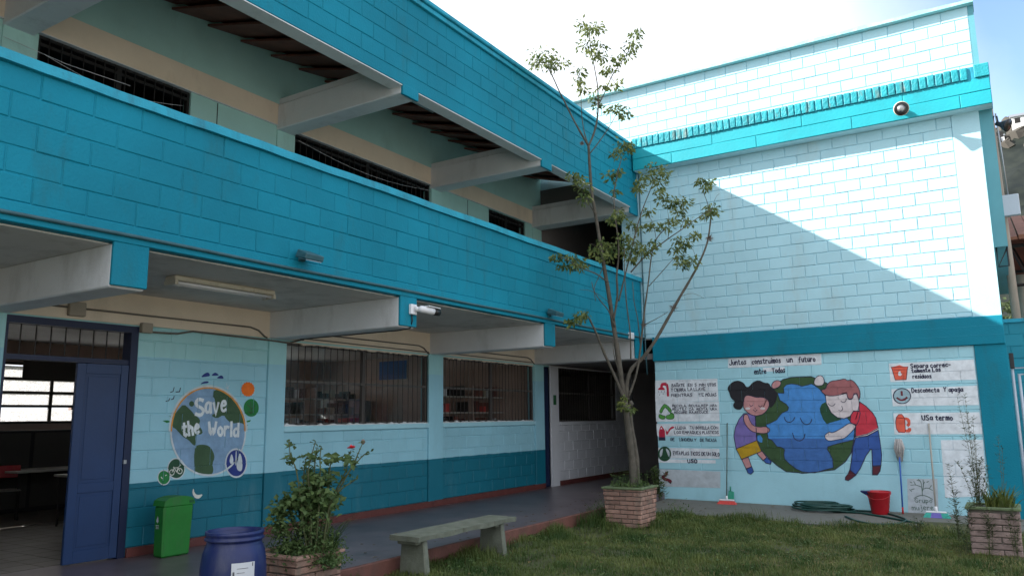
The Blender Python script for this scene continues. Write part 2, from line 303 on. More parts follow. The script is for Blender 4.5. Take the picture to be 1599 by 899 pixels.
def flush_blocks(limit=292):
    for owner, lst in PENDING.items():
        sc = []
        for it in lst:
            part, axis, plane, u, z, wd, ht, m = it
            c = (u, plane, z) if axis == 'x' else (plane, u, z); du = (wd/2, 0, 0) if axis == 'x' else (0, wd/2, 0)
            a = proj([c[i]-du[i] for i in range(3)]); b = proj([c[i]+du[i] for i in range(3)])
            vis = -20 < (a[0]+b[0])/2 < 1620 and -15 < (a[1]+b[1])/2 < 915
            dist = np.linalg.norm(np.array(c)-EYE); sc.append((abs(b[0]-a[0])*ht/dist if vis else 0))
        order = np.argsort(-np.array(sc)); joined = {}
        for rank, i in enumerate(order):
            part, axis, plane, u, z, wd, ht, m = lst[i]
            flat = m in ('aqua', 'inner'); jit = 0.0 if flat else random.gauss(0, 0.0012)
            loc = (u, plane+jit, z) if axis == 'x' else (plane+jit, u, z); rot = (0 if flat else random.gauss(0, 0.006), 0, (0 if flat else random.gauss(0, 0.003))+(math.pi/2 if axis == 'y' else 0))
            if rank < limit and sc[i] > 0:
                o = link('block', block_mesh(wd, ht, m), None, part); ip = 0 if flat else random.gauss(0, 0.0035)
                loc = (loc[0], loc[1], loc[2]+(0 if flat else random.gauss(0, 0.0012))); o.location = loc; o.rotation_euler = (rot[0], ip, rot[2]) if axis == 'x' else (ip, -rot[0], rot[2])
            else:
                me = block_mesh(wd, ht, m); M4 = Matrix.Translation(loc) @ Matrix.Rotation(rot[2], 4, 'Z')
                mb = joined.setdefault((part.name, m), (part, MB()))[1]
                mb.add([M4 @ v.co for v in me.vertices], [tuple(p.vertices) for p in me.polygons])
        for (pn, m), (part, mb) in joined.items(): tag(mb.build_raw('blockwork', m, part), kind='stuff')
# ================================================================== setting
def grid_sheet(name, x0, x1, y0, y1, nx, ny, zf, m):
    vs = []; fs = []
    for j in range(ny+1):
        for i in range(nx+1):
            x = x0+(x1-x0)*i/nx; y = y0+(y1-y0)*j/ny; vs.append((x, y, zf(x, y)))
    for j in range(ny):
        for i in range(nx): a = j*(nx+1)+i; fs.append((a, a+1, a+nx+2, a+nx+1))
    me = bpy.data.meshes.new(name); me.from_pydata(vs, [], fs); me.update(); return struct(link(name, me, m, smooth=True))
grid_sheet('ground', -700, 900, -600, 1100, 4, 4, lambda x, y: -0.16, 'soil')
def lawn_z(x, y): return -0.03+0.018*math.sin(x*1.9+0.5)*math.sin(y*1.4)+0.012*math.sin(x*4.1+y*3.3)-0.02*max(0, (x+2))*0.3
grid_sheet('lawn', -5.52, 2.7, -4, 13.0, 60, 90, lawn_z, 'soil')
struct(bx('bounce_slab', (2.6, -40, -0.155), (45, 12.5, -0.07), 'yard'))  # unseen slab, added to bounce sunlight up onto soffits and beams
struct(bx('walkway', (I-0.2, -3, -0.2), (-5.53, 18.6, 0.13), 'walkway'))
kb = struct(bx('walkway_kerb', (-5.53, -3, -0.2), (-5.475, 13.2, 0.133), 'kerb', bevel=0.008))
ap = MB(); ys = [12.25, 12.1, 12.18, 12.02, 12.1, 11.98, 12.05, 11.9]; xs = np.linspace(-5.47, 1.6, 8)
for i in range(7):
    za, zb = 0.035-0.011*(xs[i]+5.5), 0.035-0.011*(xs[i+1]+5.5)
    ap.hexa([(xs[i], ys[i], -0.15), (xs[i+1], ys[i+1], -0.15), (xs[i+1], W+0.05, -0.15), (xs[i], W+0.05, -0.15)], [(xs[i], ys[i], za-0.02), (xs[i+1], ys[i+1], zb-0.02), (xs[i+1], W+0.05, zb), (xs[i], W+0.05, za)])
struct(ap.build('concrete_apron', 'concrete'))
def apron_z(x, y): return 0.035-0.011*(x+5.5)-0.02*(W-y)/1.9

# ================================================================== left building
B1 = thing('school_building', 'long two storey turquoise block building with open corridors and deep white beams', 'building', (-10, 6, 0.0))
Y0, Y1 = -3.0, W-0.005
# slab, parapets, copings
slab = bx('floor_slab', (-14.3, Y0, 2.94), (F+0.012, Y1, 3.088), 'teal', B1, 0.006)
bx('soffit', (I-0.02, Y0, 2.925), (F-0.09, Y1, 2.938), 'soffit', B1)
MB().tube([(F+0.026, y, 3.0+0.004*math.sin(y*2.1)) for y in np.linspace(Y0, Y1, 40)], 0.016, 8).build('conduit', 'pipe_teal', B1, True)
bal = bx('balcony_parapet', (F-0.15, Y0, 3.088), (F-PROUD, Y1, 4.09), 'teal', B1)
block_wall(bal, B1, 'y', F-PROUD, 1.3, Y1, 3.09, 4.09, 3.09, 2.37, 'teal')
cp = MB()
yy = np.linspace(Y0, Y1+0.03, 60)
for a, b in zip(yy[:-1], yy[1:]):
    w1, w2 = 0.003*math.sin(a*3.1)+0.002*math.sin(a*11), 0.003*math.sin(b*3.1)+0.002*math.sin(b*11)
    cp.hexa([(F-0.19, a, 4.088), (F+0.035+w1, a, 4.088+w1), (F+0.035+w2, b, 4.088+w2), (F-0.19, b, 4.088)], [(F-0.19, a, 4.168), (F+0.03+w1, a, 4.168+w1), (F+0.03+w2, b, 4.168+w2), (F-0.19, b, 4.168)])
cp.build('coping', 'teal_coping', B1)
rp = bx('roof_parapet', (F-0.2, Y0, 5.52), (F-PROUD, Y1, 6.67), 'teal', B1)
bx('parapet_band', (F-0.19, Y0, 5.524), (F+0.001, Y1, 5.676), 'teal', B1, 0.004)
bx('parapet_soffit', (F-0.2, Y0, 5.508), (F-0.004, Y1, 5.519), 'white', B1)
block_wall(rp, B1, 'y', F-PROUD, 4.4, Y1, 5.68, 6.67, 5.68, 6.52, 'teal')
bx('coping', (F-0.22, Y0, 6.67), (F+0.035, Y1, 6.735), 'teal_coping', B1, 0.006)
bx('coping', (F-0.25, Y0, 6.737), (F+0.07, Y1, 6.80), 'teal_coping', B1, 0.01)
BY = [(-2.9, -2.6), (0.0, 0.3), (3.405, 3.70), (6.85, 7.14), (10.2, 10.5), (13.6, 13.955)]
for a, b in BY:
    bx('beam', (I-0.02, a, 2.58), (F-0.03, b, 2.93), 'white', B1, 0.012)
    bx('beam_end', (F-0.03, a-0.004, 2.595), (F+0.004, b+0.004, 2.945), 'teal', B1, 0.006)
    bx('beam', (I-0.02, a, 5.42), (F-0.03, b, 5.78), 'white', B1, 0.012)
    bx('wall_plate', (I-0.02, a+0.03, 5.782), (F-0.2, b-0.03, 5.87), 'white', B1)
    bx('beam_end', (F-0.03, a-0.004, 5.40), (F+0.006, b+0.004, 5.53), 'teal', B1, 0.004)
# wall with openings along y
def wall_y(name, x0, x1, ya, yb, za, zb, holes, m, parent):
    ys_ = sorted({ya, yb, *[h[0] for h in holes], *[h[1] for h in holes]}); mb = MB()
    for p, q in zip(ys_[:-1], ys_[1:]):
        z = za
        for h in sorted([h for h in holes if h[0] <= p+1e-6 and h[1] >= q-1e-6], key=lambda h: h[2]):
            if h[2] > z: mb.box((x0, p, z), (x1, q, h[2]))
            z = h[3]
        if z < zb: mb.box((x0, p, z), (x1, q, zb))
    return mb.build(name, m, parent)
DOOR = (3.69, 5.05, 0.0, 2.57); WIN1 = (7.14, 10.17, 1.46, 2.56); WIN2 = (10.55, 13.58, 1.46, 2.56); DOOR2 = (13.95, 14.22, 0.0, 2.56); WIN3 = (14.62, 17.5, 1.43, 2.56)
WIN0 = (0.3, 3.3, 1.46, 2.56)
iw = wall_y('corridor_wall', I-0.15, I-PROUD, Y0, 14.22, 0.0, 2.94, [DOOR, WIN1, WIN2, DOOR2, WIN0], 'inner', B1)
block_wall(iw, B1, 'y', I-PROUD, 5.05, 6.85, 0.13, 2.59, 0.225, 5.25, 'inner')
block_wall(iw, B1, 'y', I-PROUD, 7.14, 10.17, 0.13, 1.38, 0.225, 5.25, 'inner')
block_wall(iw, B1, 'y', I-PROUD, 10.55, 13.59, 0.13, 1.38, 0.225, 5.25, 'inner')
for a, b in [(3.405, 3.685), (6.85, 7.14), (10.17, 10.55), (13.585, 13.945)]:
    bx('pilaster', (I-0.1, a, 0.13), (I+0.028, b, 2.585), 'inner', B1, 0.006)
bx('ring_beam', (I-0.15, Y0, 2.588), (I+0.014, 18.5, 2.93), 'beige', B1)
for a, b in [(5.06, 6.85), (6.86, 10.3), (10.305, 13.94)]: bx('skirting', (I-0.05, a, 0.128), (I+0.034, b, 0.225+random.uniform(-.004, .004)), 'skirt', B1, 0.004)
ww = wall_y('white_wall', I-0.15, I-PROUD, 14.22, 18.5, 0.0, 2.59, [WIN3], 'white_wall', B1)
block_wall(ww, B1, 'y', I-PROUD, 14.56, 18.4, 0.22, 1.36, 0.22, 14.6, 'white_wall')
bx('pilaster', (I-0.1, 14.22, 0.128), (I+0.02, 14.55, 2.585), 'white_wall', B1, 0.005)
bx('skirting', (I-0.05, 14.56, 0.128), (I+0.02, 18.45, 0.22), 'skirt', B1)
def window(name, y0, y1, z0, z1, nb, xw, parent, mull=0.5, transom=0.53, pane=True, fm='winframe', tm='bar_light', bmt='bar'):
    o = MB(); t = 0.035
    o.box((xw-0.09, y0, z0), (xw-0.03, y0+t, z1)).box((xw-0.09, y1-t, z0), (xw-0.03, y1, z1)).box((xw-0.09, y0+t, z0), (xw-0.03, y1-t, z0+t)).box((xw-0.09, y0+t, z1-t), (xw-0.03, y1-t, z1))
    wi = o.build(name, fm, parent)
    ym = y0+(y1-y0)*mull; zt = z0+(z1-z0)*transom
    bx('mullion', (xw-0.085, ym-0.03, z0+t), (xw-0.035, ym+0.03, z1-t), fm, wi)
    if transom: bx('transom', (xw-0.088, y0+t, zt-0.018), (xw-0.03, y1-t, zt+0.018), tm, wi)
    me = MB().tube([(0, 0, z0+0.01), (0, 0, z1-0.01)], 0.0065, 6).build('bar', bmt, wi); me.location = (xw-0.02, y0+(y1-y0)/(nb+1), 0)
    for k in range(2, nb+1):
        c = me.copy(); COL.objects.link(c); c.location = (xw-0.02+random.gauss(0, .002), y0+(y1-y0)*k/(nb+1)+random.gauss(0, .006), 0)
    if pane:
        for a, b in ((y0+t, ym-0.03), (ym+0.03, y1-t)):
            for c, d in ((z0+t, zt-0.018), (zt+0.018, z1-t)): bx('pane', (xw-0.066, a, c), (xw-0.062, b, d), 'glass', wi)
    return wi
def ragged(y0, y1, z, up, parent, m='white'):      # chipped plaster round an opening
    mb = MB(); n = 60; ys_ = np.linspace(y0, y1, n); h = [max(0.004, abs(random.gauss(0.011, 0.010))) for _ in ys_]
    for i in range(n-1):
        a, b = (z-0.012, z+0.0) if up else (z, z+0.012); s = 1 if up else -1
        e1, e2 = (z+s*h[i], z+s*h[i+1]); lo = z-s*0.006
        mb.hexa([(I-0.05, ys_[i], min(lo, e1)), (I+0.004, ys_[i], min(lo, e1)), (I+0.004, ys_[i+1], min(lo, e2)), (I-0.05, ys_[i+1], min(lo, e2))], [(I-0.05, ys_[i], max(lo, e1)), (I+0.004, ys_[i], max(lo, e1)), (I+0.004, ys_[i+1], max(lo, e2)), (I-0.05, ys_[i+1], max(lo, e2))])
    return mb.build('chipped_plaster', m, parent)
for h, nb in ((WIN1, 24), (WIN2, 26), (WIN3, 24), (WIN0, 24)):
    wi = window('window', h[0], h[1], h[2], h[3], nb, I, B1, mull=0.51 if h is not WIN3 else 0.52)
    if h is not WIN3:
        bx('sill', (I-0.1, h[0]-0.005, h[2]-0.075), (I+0.035, h[1]+0.005, h[2]-0.004), 'aqua', wi, 0.005)
        ragged(h[0]+0.01, h[1]-0.01, h[2], True, wi); ragged(h[0]+0.01, h[1]-0.01, h[3]-0.002, False, wi, 'beige')
    else: bx('sill', (I-0.1, h[0], h[2]-0.07), (I+0.03, h[1]+0.2, h[2]-0.004), 'white_wall', wi, 0.005)
# doors
dr = MB().box((I-0.14, 4.965, 0.131), (I+0.012, 5.048, 2.57)).box((I-0.14, 3.69, 2.50), (I+0.012, 4.965, 2.57)).box((I-0.14, 3.69, 2.15), (I-0.01, 4.965, 2.20)).box((I-0.14, 3.69, 0.131), (I-0.0, 3.72, 2.50)).build('door_frame', 'blue_frame', B1)
b0 = MB().tube([(I-0.06, 0, 2.2), (I-0.06, 0, 2.5)], 0.007, 6).build('bar', 'bar', dr); b0.location = (0, 3.86, 0)
for k in range(1, 8): c = b0.copy(); COL.objects.link(c); c.location = (0, 3.86+k*0.145, 0)
# door leaf, slightly ajar
h = Vector((I-0.0, 4.962, 0)); fdir = (Vector((-8.09, 4.43, 0))-h); wl = 0.535; fdir.normalize(); nrm = Vector((-fdir.y, fdir.x, 0)); nrm = nrm if nrm.x > 0 else -nrm
def dq(mb, s0, s1, z0, z1, t0, t1):
    c = [h+fdir*s0+nrm*t0, h+fdir*s1+nrm*t0, h+fdir*s1+nrm*t1, h+fdir*s0+nrm*t1]
    mb.hexa([(p.x, p.y, z0) for p in c], [(p.x, p.y, z1) for p in c]); return mb
dl = dq(MB(), 0.0, wl, 0.145, 2.145, -0.035, -0.008).build('door_leaf', 'blue_door', B1)
for (a, b, z0, z1) in [(0, 0.08, .145, 2.145), (wl-0.09, wl, .145, 2.145)]: dq(MB(), a, b, z0, z1, -0.008, 0.006).build('stile', 'blue_door', dl, bevel=0.003)
for z0, z1 in [(.145, .27), (.83, .93), (2.04, 2.145), (1.28, 1.31)][:3]: dq(MB(), 0.08, wl-0.09, z0, z1, -0.008, 0.004).build('rail', 'blue_door', dl, bevel=0.003)
for z0, z1 in [(.30, .80), (.96, 2.01)]: dq(MB(), 0.11, wl-0.12, z0, z1, -0.008, -0.002).build('panel', 'blue_door', dl, bevel=0.003)
dq(MB(), -0.03, 0.0, 1.1, 1.14, 0.0, 0.03).build('hinge', 'metal_grey', dl)
d2 = bx('door_leaf', (I-0.10, 13.955, 0.14), (I-0.03, 14.215, 2.55), 'blue_frame', B1)
bx('panel', (I-0.03, 13.99, 0.3), (I-0.02, 14.18, 2.3), 'blue_frame', d2)
# upper storey inner wall
UW = [(3.75, 5.53, 4.15, 5.48), (7.17, 10.21, 4.15, 5.48), (12.0, 13.34, 4.15, 5.47), (0.4, 3.25, 4.15, 5.48)]
wall_y('upper_corridor_wall', I-0.15, I, Y0, Y1+0.03, 3.09, 6.62, UW, 'upper_inner', B1)
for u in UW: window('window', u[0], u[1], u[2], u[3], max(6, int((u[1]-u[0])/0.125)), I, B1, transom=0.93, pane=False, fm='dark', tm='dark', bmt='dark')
bx('ring_beam', (I-0.1, Y0, 5.485), (I+0.018, Y1, 5.785), 'beige', B1, 0.003)
bx('lintel_trim', (I-0.03, Y0, 5.478), (I+0.03, Y1, 5.4865), 'white', B1)
for a in (5.9, 8.9, 11.3): bx('crack_repair', (I+0.0, a, 4.2), (I+0.003, a+0.012, 5.47), 'dark', B1)
for a, b in [(3.405, 3.74), (6.85, 7.16), (10.215, 10.5), (13.6, 13.94)]: bx('pilaster', (I-0.05, a, 3.09), (I+0.02, b, 5.42), 'upper_inner', B1)
# roof underside: overlapping sloping boards
rf = bx('roof', (-8.3, Y0, 6.70), (-8.2, Y1, 6.76), 'roof_tile', B1)
def hx(x): return 6.50-0.26*(x-I)
brd = MB()
for x0, x1 in ((I-0.1, F-0.19),): 
    brd.hexa([(x0, 0, hx(x0)-0.085), (x1, 0, hx(x1)-0.085), (x1, 0.56, hx(x1)+0.0), (x0, 0.56, hx(x0)+0.0)], [(x0, 0, hx(x0)-0.055), (x1, 0, hx(x1)-0.055), (x1, 0.56, hx(x1)+0.03), (x0, 0.56, hx(x0)+0.03)])
ob = brd.build('roof_board', 'roof_wood', rf); ob.location = (0, -2.8, 0)
k = 1
while -2.8+0.5*k < Y1-0.6: c = ob.copy(); COL.objects.link(c); c.location = (random.gauss(0, .01), -2.8+0.5*k, random.gauss(0, .006)); k += 1
fb = MB().box((0, 0, 0), (0.045, 0.15, 0.05))
rs = MB()
def pitch(x): return hx(x)+0.06 if x > -11.2 else (hx(-11.2)+0.06-0.26*(-11.2-x))
for xa, xb in ((F-0.19, -11.2), (-11.2, -14.6)):
    rs.hexa([(xa, Y0, pitch(xa)), (xb, Y0, pitch(xb)), (xb, Y1, pitch(xb)), (xa, Y1, pitch(xa))], [(xa, Y0, pitch(xa)+0.06), (xb, Y0, pitch(xb)+0.06), (xb, Y1, pitch(xb)+0.06), (xa, Y1, pitch(xa)+0.06)])
rs.build('roof_covering', 'roof_tile', B1)
# gable / end and back walls (with the classroom windows and added unseen ones)
BW = [(6.35, 7.72, 1.57, 2.52), (7.98, 9.35, 1.57, 2.52), (2.2, 3.6, 1.57, 2.52), (3.85, 5.2, 1.57, 2.52), (9.7, 11.0, 1.1, 2.8), (11.1, 12.35, 1.1, 2.8)]  # first pair seen; the other windows are unseen, added to light the room
wall_y('back_wall', -14.3, -14.15, Y0, 18.5, 0.0, 6.4, BW, 'interior_wall', B1)
for u in BW:
    wi = MB().box((-14.2, u[0], u[2]-0.04), (-14.12, u[1], u[2])).box((-14.2, u[0], u[3]), (-14.12, u[1], u[3]+0.04)).box((-14.2, u[0]-0.04, u[2]), (-14.12, u[0], u[3])).box((-14.2, u[1], u[2]), (-14.12, u[1]+0.04, u[3])).build('window', 'interior_dark', B1)
    for z in (1.80, 2.03, 2.26): bx('transom', (-14.19, u[0], z), (-14.13, u[1], z+0.045), 'interior_dark', wi)
    bx('mullion', (-14.19, u[0]+0.95, u[2]), (-14.14, u[0]+1.0, u[3]), 'interior_dark', wi)
    for z in ((1.57, 1.845, 2.075, 2.305) if u[0] < 9.5 else (1.1, 1.33, 1.57, 1.845, 2.075, 2.305, 2.55)): bx('pane', (-14.17, u[0], z), (-14.165, u[1], z+0.19), 'frosted', wi)
    if 6 < u[0] < 9: bx('blind', (-14.11, u[0]+0.45, 2.30), (-14.09, u[1]+0.1, 2.60), 'interior_dark', wi)
bx('end_wall', (-14.15, Y0, 0.0), (F, Y0+0.15, 6.5), 'teal', B1)
MB().add([(-14.2, Y0+0.02, 6.3), (F-0.2, Y0+0.02, 5.9), (-11.2, Y0+0.02, 7.3), (-14.2, Y0+0.12, 6.3), (F-0.2, Y0+0.12, 5.9), (-11.2, Y0+0.12, 7.3)], [(0, 1, 2), (3, 5, 4), (0, 3, 4, 1), (1, 4, 5, 2), (2, 5, 3, 0)]).build('gable', 'teal', B1)
bx('partition', (-14.15, 13.75, 0.0), (I-0.15, 13.9, 2.94), 'partition_paint', B1)
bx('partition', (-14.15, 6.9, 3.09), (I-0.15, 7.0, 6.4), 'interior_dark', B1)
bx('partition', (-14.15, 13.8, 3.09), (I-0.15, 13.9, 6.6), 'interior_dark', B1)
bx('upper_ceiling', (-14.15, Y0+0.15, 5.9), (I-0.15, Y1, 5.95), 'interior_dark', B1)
bx('classroom_ceiling', (-14.15, Y0+0.15, 2.915), (I-0.15, 13.75, 2.937), 'white', B1)
# passage that runs on past the mural wall (ground and upper storey)
bx('passage_end_wall', (-14.15, 18.5, 0.0), (-5.6, 18.65, 6.3), 'passage', B1)
bx('passage_ceiling', (-14.15, W+0.01, 2.59), (-5.65, 18.5, 2.7), 'passage', B1)
bx('passage_floor', (-14.15, W+0.01, 2.96), (-5.65, 18.5, 3.09), 'passage', B1)
bx('upper_passage_wall', (I-0.15, W+0.03, 3.09), (I, 18.5, 6.3), 'passage', B1)
# classroom floor tiles
cf = struct(bx('classroom_floor', (-14.15, -2.8, -0.1), (I-0.2, 13.7, 0.118), 'mortar'))
tm = None
for i in range(12):
    for j in range(15):
        if tm is None:
            tm = MB().box((-0.146, -0.146, 0), (0.146, 0.146, 0.012)).build('floor_tile', 'tile', cf, bevel=0.003); o = tm
        else: o = tm.copy(); COL.objects.link(o)
        o.location = (-8.42-i*0.3, 3.6+j*0.3, 0.1185)
# conduits and boxes on the ring beam
def pipe(pts, r=0.011, m='pipe', name='conduit', parent=B1, n=6): return MB().tube(pts, r, n).build(name, m, parent, True)
for a, b in [(3.74, 6.78), (7.2, 10.14), (10.56, 13.55)]:
    pipe([(I+0.03, a, 2.70), (I+0.03, b-0.25, 2.70), (I+0.03, b-0.12, 2.67), (I+0.03, b-0.02, 2.60), (I+0.03, b+0.02, 2.585)])
pipe([(I+0.03, 0.3, 2.61), (I+0.03, 3.74, 2.62)]); pipe([(I+0.042, 5.15, 2.52), (I+0.04, 5.5, 2.53), (I+0.04, 5.7, 2.575), (I+0.045, 6.84, 2.555), (I+0.06, 7.15, 2.54), (I+0.06, 7.35, 2.6), (I+0.3, 7.17, 2.57)], 0.012)
for a, b in [(7.2, 10.15), (10.6, 13.5)]: pipe([(I+0.03, a, 2.625), (I+0.03, b, 2.61)], 0.009)
pipe([(I+0.3, 7.12, 2.575), (F-0.25, 7.10, 2.572), (F-0.02, 7.05, 2.58), (F+0.02, 7.04, 2.66), (F+0.02, 7.03, 2.75)], 0.008, 'plastic_black', 'cable')
for y, z, s in ((4.33, 2.685, 0.085), (5.11, 2.56, 0.065)):
    MB().box((I+0.012, y-s, z-s*0.85), (I+0.075, y+s, z+s*0.85)).build('junction_box', 'box_grey', B1, bevel=0.008)
bx('switch_plate', (I+0.018, 14.33, 1.78), (I+0.03, 14.44, 1.98), 'bin_dark', B1)
pipe([(F-0.01-0.1+0.17, 13.93, 6.9-0.1), (F+0.06, 13.93, 5.6), (F+0.06, 13.93, 4.3), (F+0.06, 13.93, 2.7), (F+0.07, 13.94, 2.3)], 0.013, 'pipe_teal', 'downpipe')
for a, b, z in ((7.2, 10.15, 5.36), (3.8, 5.4, 5.25)):
    pipe([(I+0.05, a+(b-a)*t, z-0.12*math.sin(math.pi*t)) for t in np.linspace(0, 1, 9)], 0.0025, 'paper', 'wire')
pipe([(I+0.05, 3.4, 5.28), (I+0.3, 3.9, 5.12), (I+0.6, 4.4, 5.0)], 0.0025, 'paper', 'wire')

# ================================================================== right building
B2 = thing('school_annex', 'taller pale blue block building with painted mural and turquoise cornice', 'building', (-2.8, W+4, 0.0))
bx('core', (-5.55, W+0.06, -0.1), (0.0, W+9, 8.0), 'aqua', B2); bx('core', (-9.5, W+0.06, 6.3), (-5.56, W+9, 8.0), 'pale', B2)
bx('passage_wall', (-5.62, W+0.03, -0.1), (-5.56, W+4.6, 6.3), 'passage', B2)
mw = bx('mural_wall', (-5.62, W+PROUD, -0.1), (-0.38, W+0.055, 2.55), 'aqua', B2)
block_wall(mw, B2, 'x', W+PROUD, -5.62, -0.38, 0.555, 2.545, 0.56, -5.6, 'aqua')
bx('plaster_base', (-5.62, W+0.0005, -0.1), (-0.38, W+PROUD, 0.548), 'aqua', B2)
bx('corner_post', (-0.38, W-0.02, -0.15), (0.04, W+0.2, 2.545), 'teal', B2, 0.004)
bx('band', (-5.63, W-0.05, 2.545), (0.035, W+0.05, 2.98), 'teal', B2, 0.008)
for z in (2.69, 2.83): bx('band_joint', (-5.63, W-0.0525, z), (0.035, W-0.045, z+0.004), 'teal_coping', B2)
uw = bx('upper_wall', (-6.2, W+PROUD, 2.98), (-0.355, W+0.055, 6.26), 'pale', B2)
block_wall(uw, B2, 'x', W+PROUD, -6.2, -0.355, 2.985, 6.26, 3.06, -0.78, 'pale')
bx('pilaster', (-0.355, W-0.012, 2.982), (0.03, W+0.2, 6.26), 'pale', B2, 0.004)
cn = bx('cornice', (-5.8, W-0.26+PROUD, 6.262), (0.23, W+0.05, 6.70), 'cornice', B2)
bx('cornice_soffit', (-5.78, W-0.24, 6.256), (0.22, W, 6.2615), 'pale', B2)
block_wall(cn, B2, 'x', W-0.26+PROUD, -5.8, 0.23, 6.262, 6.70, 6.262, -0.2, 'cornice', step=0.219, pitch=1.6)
def rough_brick(wd, dp, ht, seed):
    r = random.Random(seed); vs = []; fs = []; us_ = [-.5, -.40, -.12, .14, .40, .5]; nx, nz = 5, 5
    for k in range(nz+1):
        for i in range(nx+1):
            e = i in (0, nx); vs.append((wd*us_[i]+(r.uniform(-.004, .004) if e else 0), -dp+(0.007 if e else r.uniform(-0.002, 0.002)+(0.004 if k in (0, nz) else 0)), ht*k/nz))
    for k in range(nz):
        for i in range(nx): a = k*(nx+1)+i; fs.append((a, a+1, a+nx+2, a+nx+1))
    n = len(vs); vs += [(-wd/2, 0, 0), (wd/2, 0, 0), (wd/2, 0, ht), (-wd/2, 0, ht)]; rim = [list(range(0, nx+1)), [nx+k*(nx+1) for k in range(nz+1)], list(range((nz)*(nx+1)+nx, nz*(nx+1)-1, -1)), [k*(nx+1) for k in range(nz, -1, -1)]]
    for s_, (a, b) in zip(rim, ((n, n+1), (n+1, n+2), (n+2, n+3), (n+3, n))): fs.append(tuple(reversed(s_))+(a, b))
    me = bpy.data.meshes.new('brick'); me.from_pydata(vs, [], fs); me.materials.append(MATS['teal_rough']); me.update(); return me
sb = bx('brick_course', (-5.8, W-0.258, 6.70), (0.23, W+0.05, 6.905), 'teal_coping', B2)
rbm = [rough_brick(0.095, 0.035, 0.195, s) for s in range(7)]
x = -5.75; i = 0
while x < 0.0:
    o = link('brick', rbm[(i*3) % 7], None, sb); o.location = (x, W-0.255, 6.708+random.gauss(0, .002)); o.rotation_euler = (random.gauss(0, .012), random.gauss(0, .02), random.gauss(0, .02)); x += 0.115; i += 1
bx('brick_course_end', (0.03, W-0.29, 6.705), (0.235, W+0.05, 6.92), 'teal_rough', B2, 0.01)
tw = bx('top_wall', (-9.5, W+PROUD, 6.93), (0.04, W+0.055, 8.05), 'pale', B2)
block_wall(tw, B2, 'x', W+PROUD, -8.6, 0.04, 6.935, 8.05, 7.05, -3.15, 'pale')
bx('end_pier', (0.04, W-0.0, 6.94), (0.12, W+0.3, 8.05), 'side_fascia', B2)
tcp = MB(); xx = np.linspace(-9.6, 0.13, 50)
for a, b in zip(xx[:-1], xx[1:]):
    w1, w2 = 0.008*math.sin(a*7.3)+0.006*math.sin(a*17), 0.008*math.sin(b*7.3)+0.006*math.sin(b*17)
    tcp.hexa([(a, W-0.12, 8.052), (b, W-0.12, 8.052), (b, W+0.3, 8.052), (a, W+0.3, 8.052)], [(a, W-0.11, 8.115+w1), (b, W-0.11, 8.115+w2), (b, W+0.3, 8.12+w2), (a, W+0.3, 8.12+w1)])
tcp.build('coping', 'cop_pale', B2)
bx('side_fascia', (0.03, W+0.08, 4.05), (0.215, W+6, 6.40), 'side_fascia', B2)
for p in ([(0.06, W+0.15, 4.05), (0.06, W+0.15, 3.75), (0.2, W+0.15, 4.03)], [(0.2, W+0.15, 4.05), (0.2, W+0.15, 3.75), (0.06, W+0.15, 3.75)]): pipe(p, 0.012, 'plastic_black', 'bracket', B2)
# lintels closing the ends of the corridors where the buildings meet
bx('passage_lintel', (-8.2, W+0.01, 5.43), (-6.2, W+0.05, 6.3), 'passage', B2)
bx('passage_jamb', (-6.2, W+0.058, 3.09), (-6.1, 18.5, 5.9), 'passage', B2)
bx('side_closure', (-5.64, W-0.02, 2.98), (-5.6, W+0.03, 3.0), 'teal', B2)
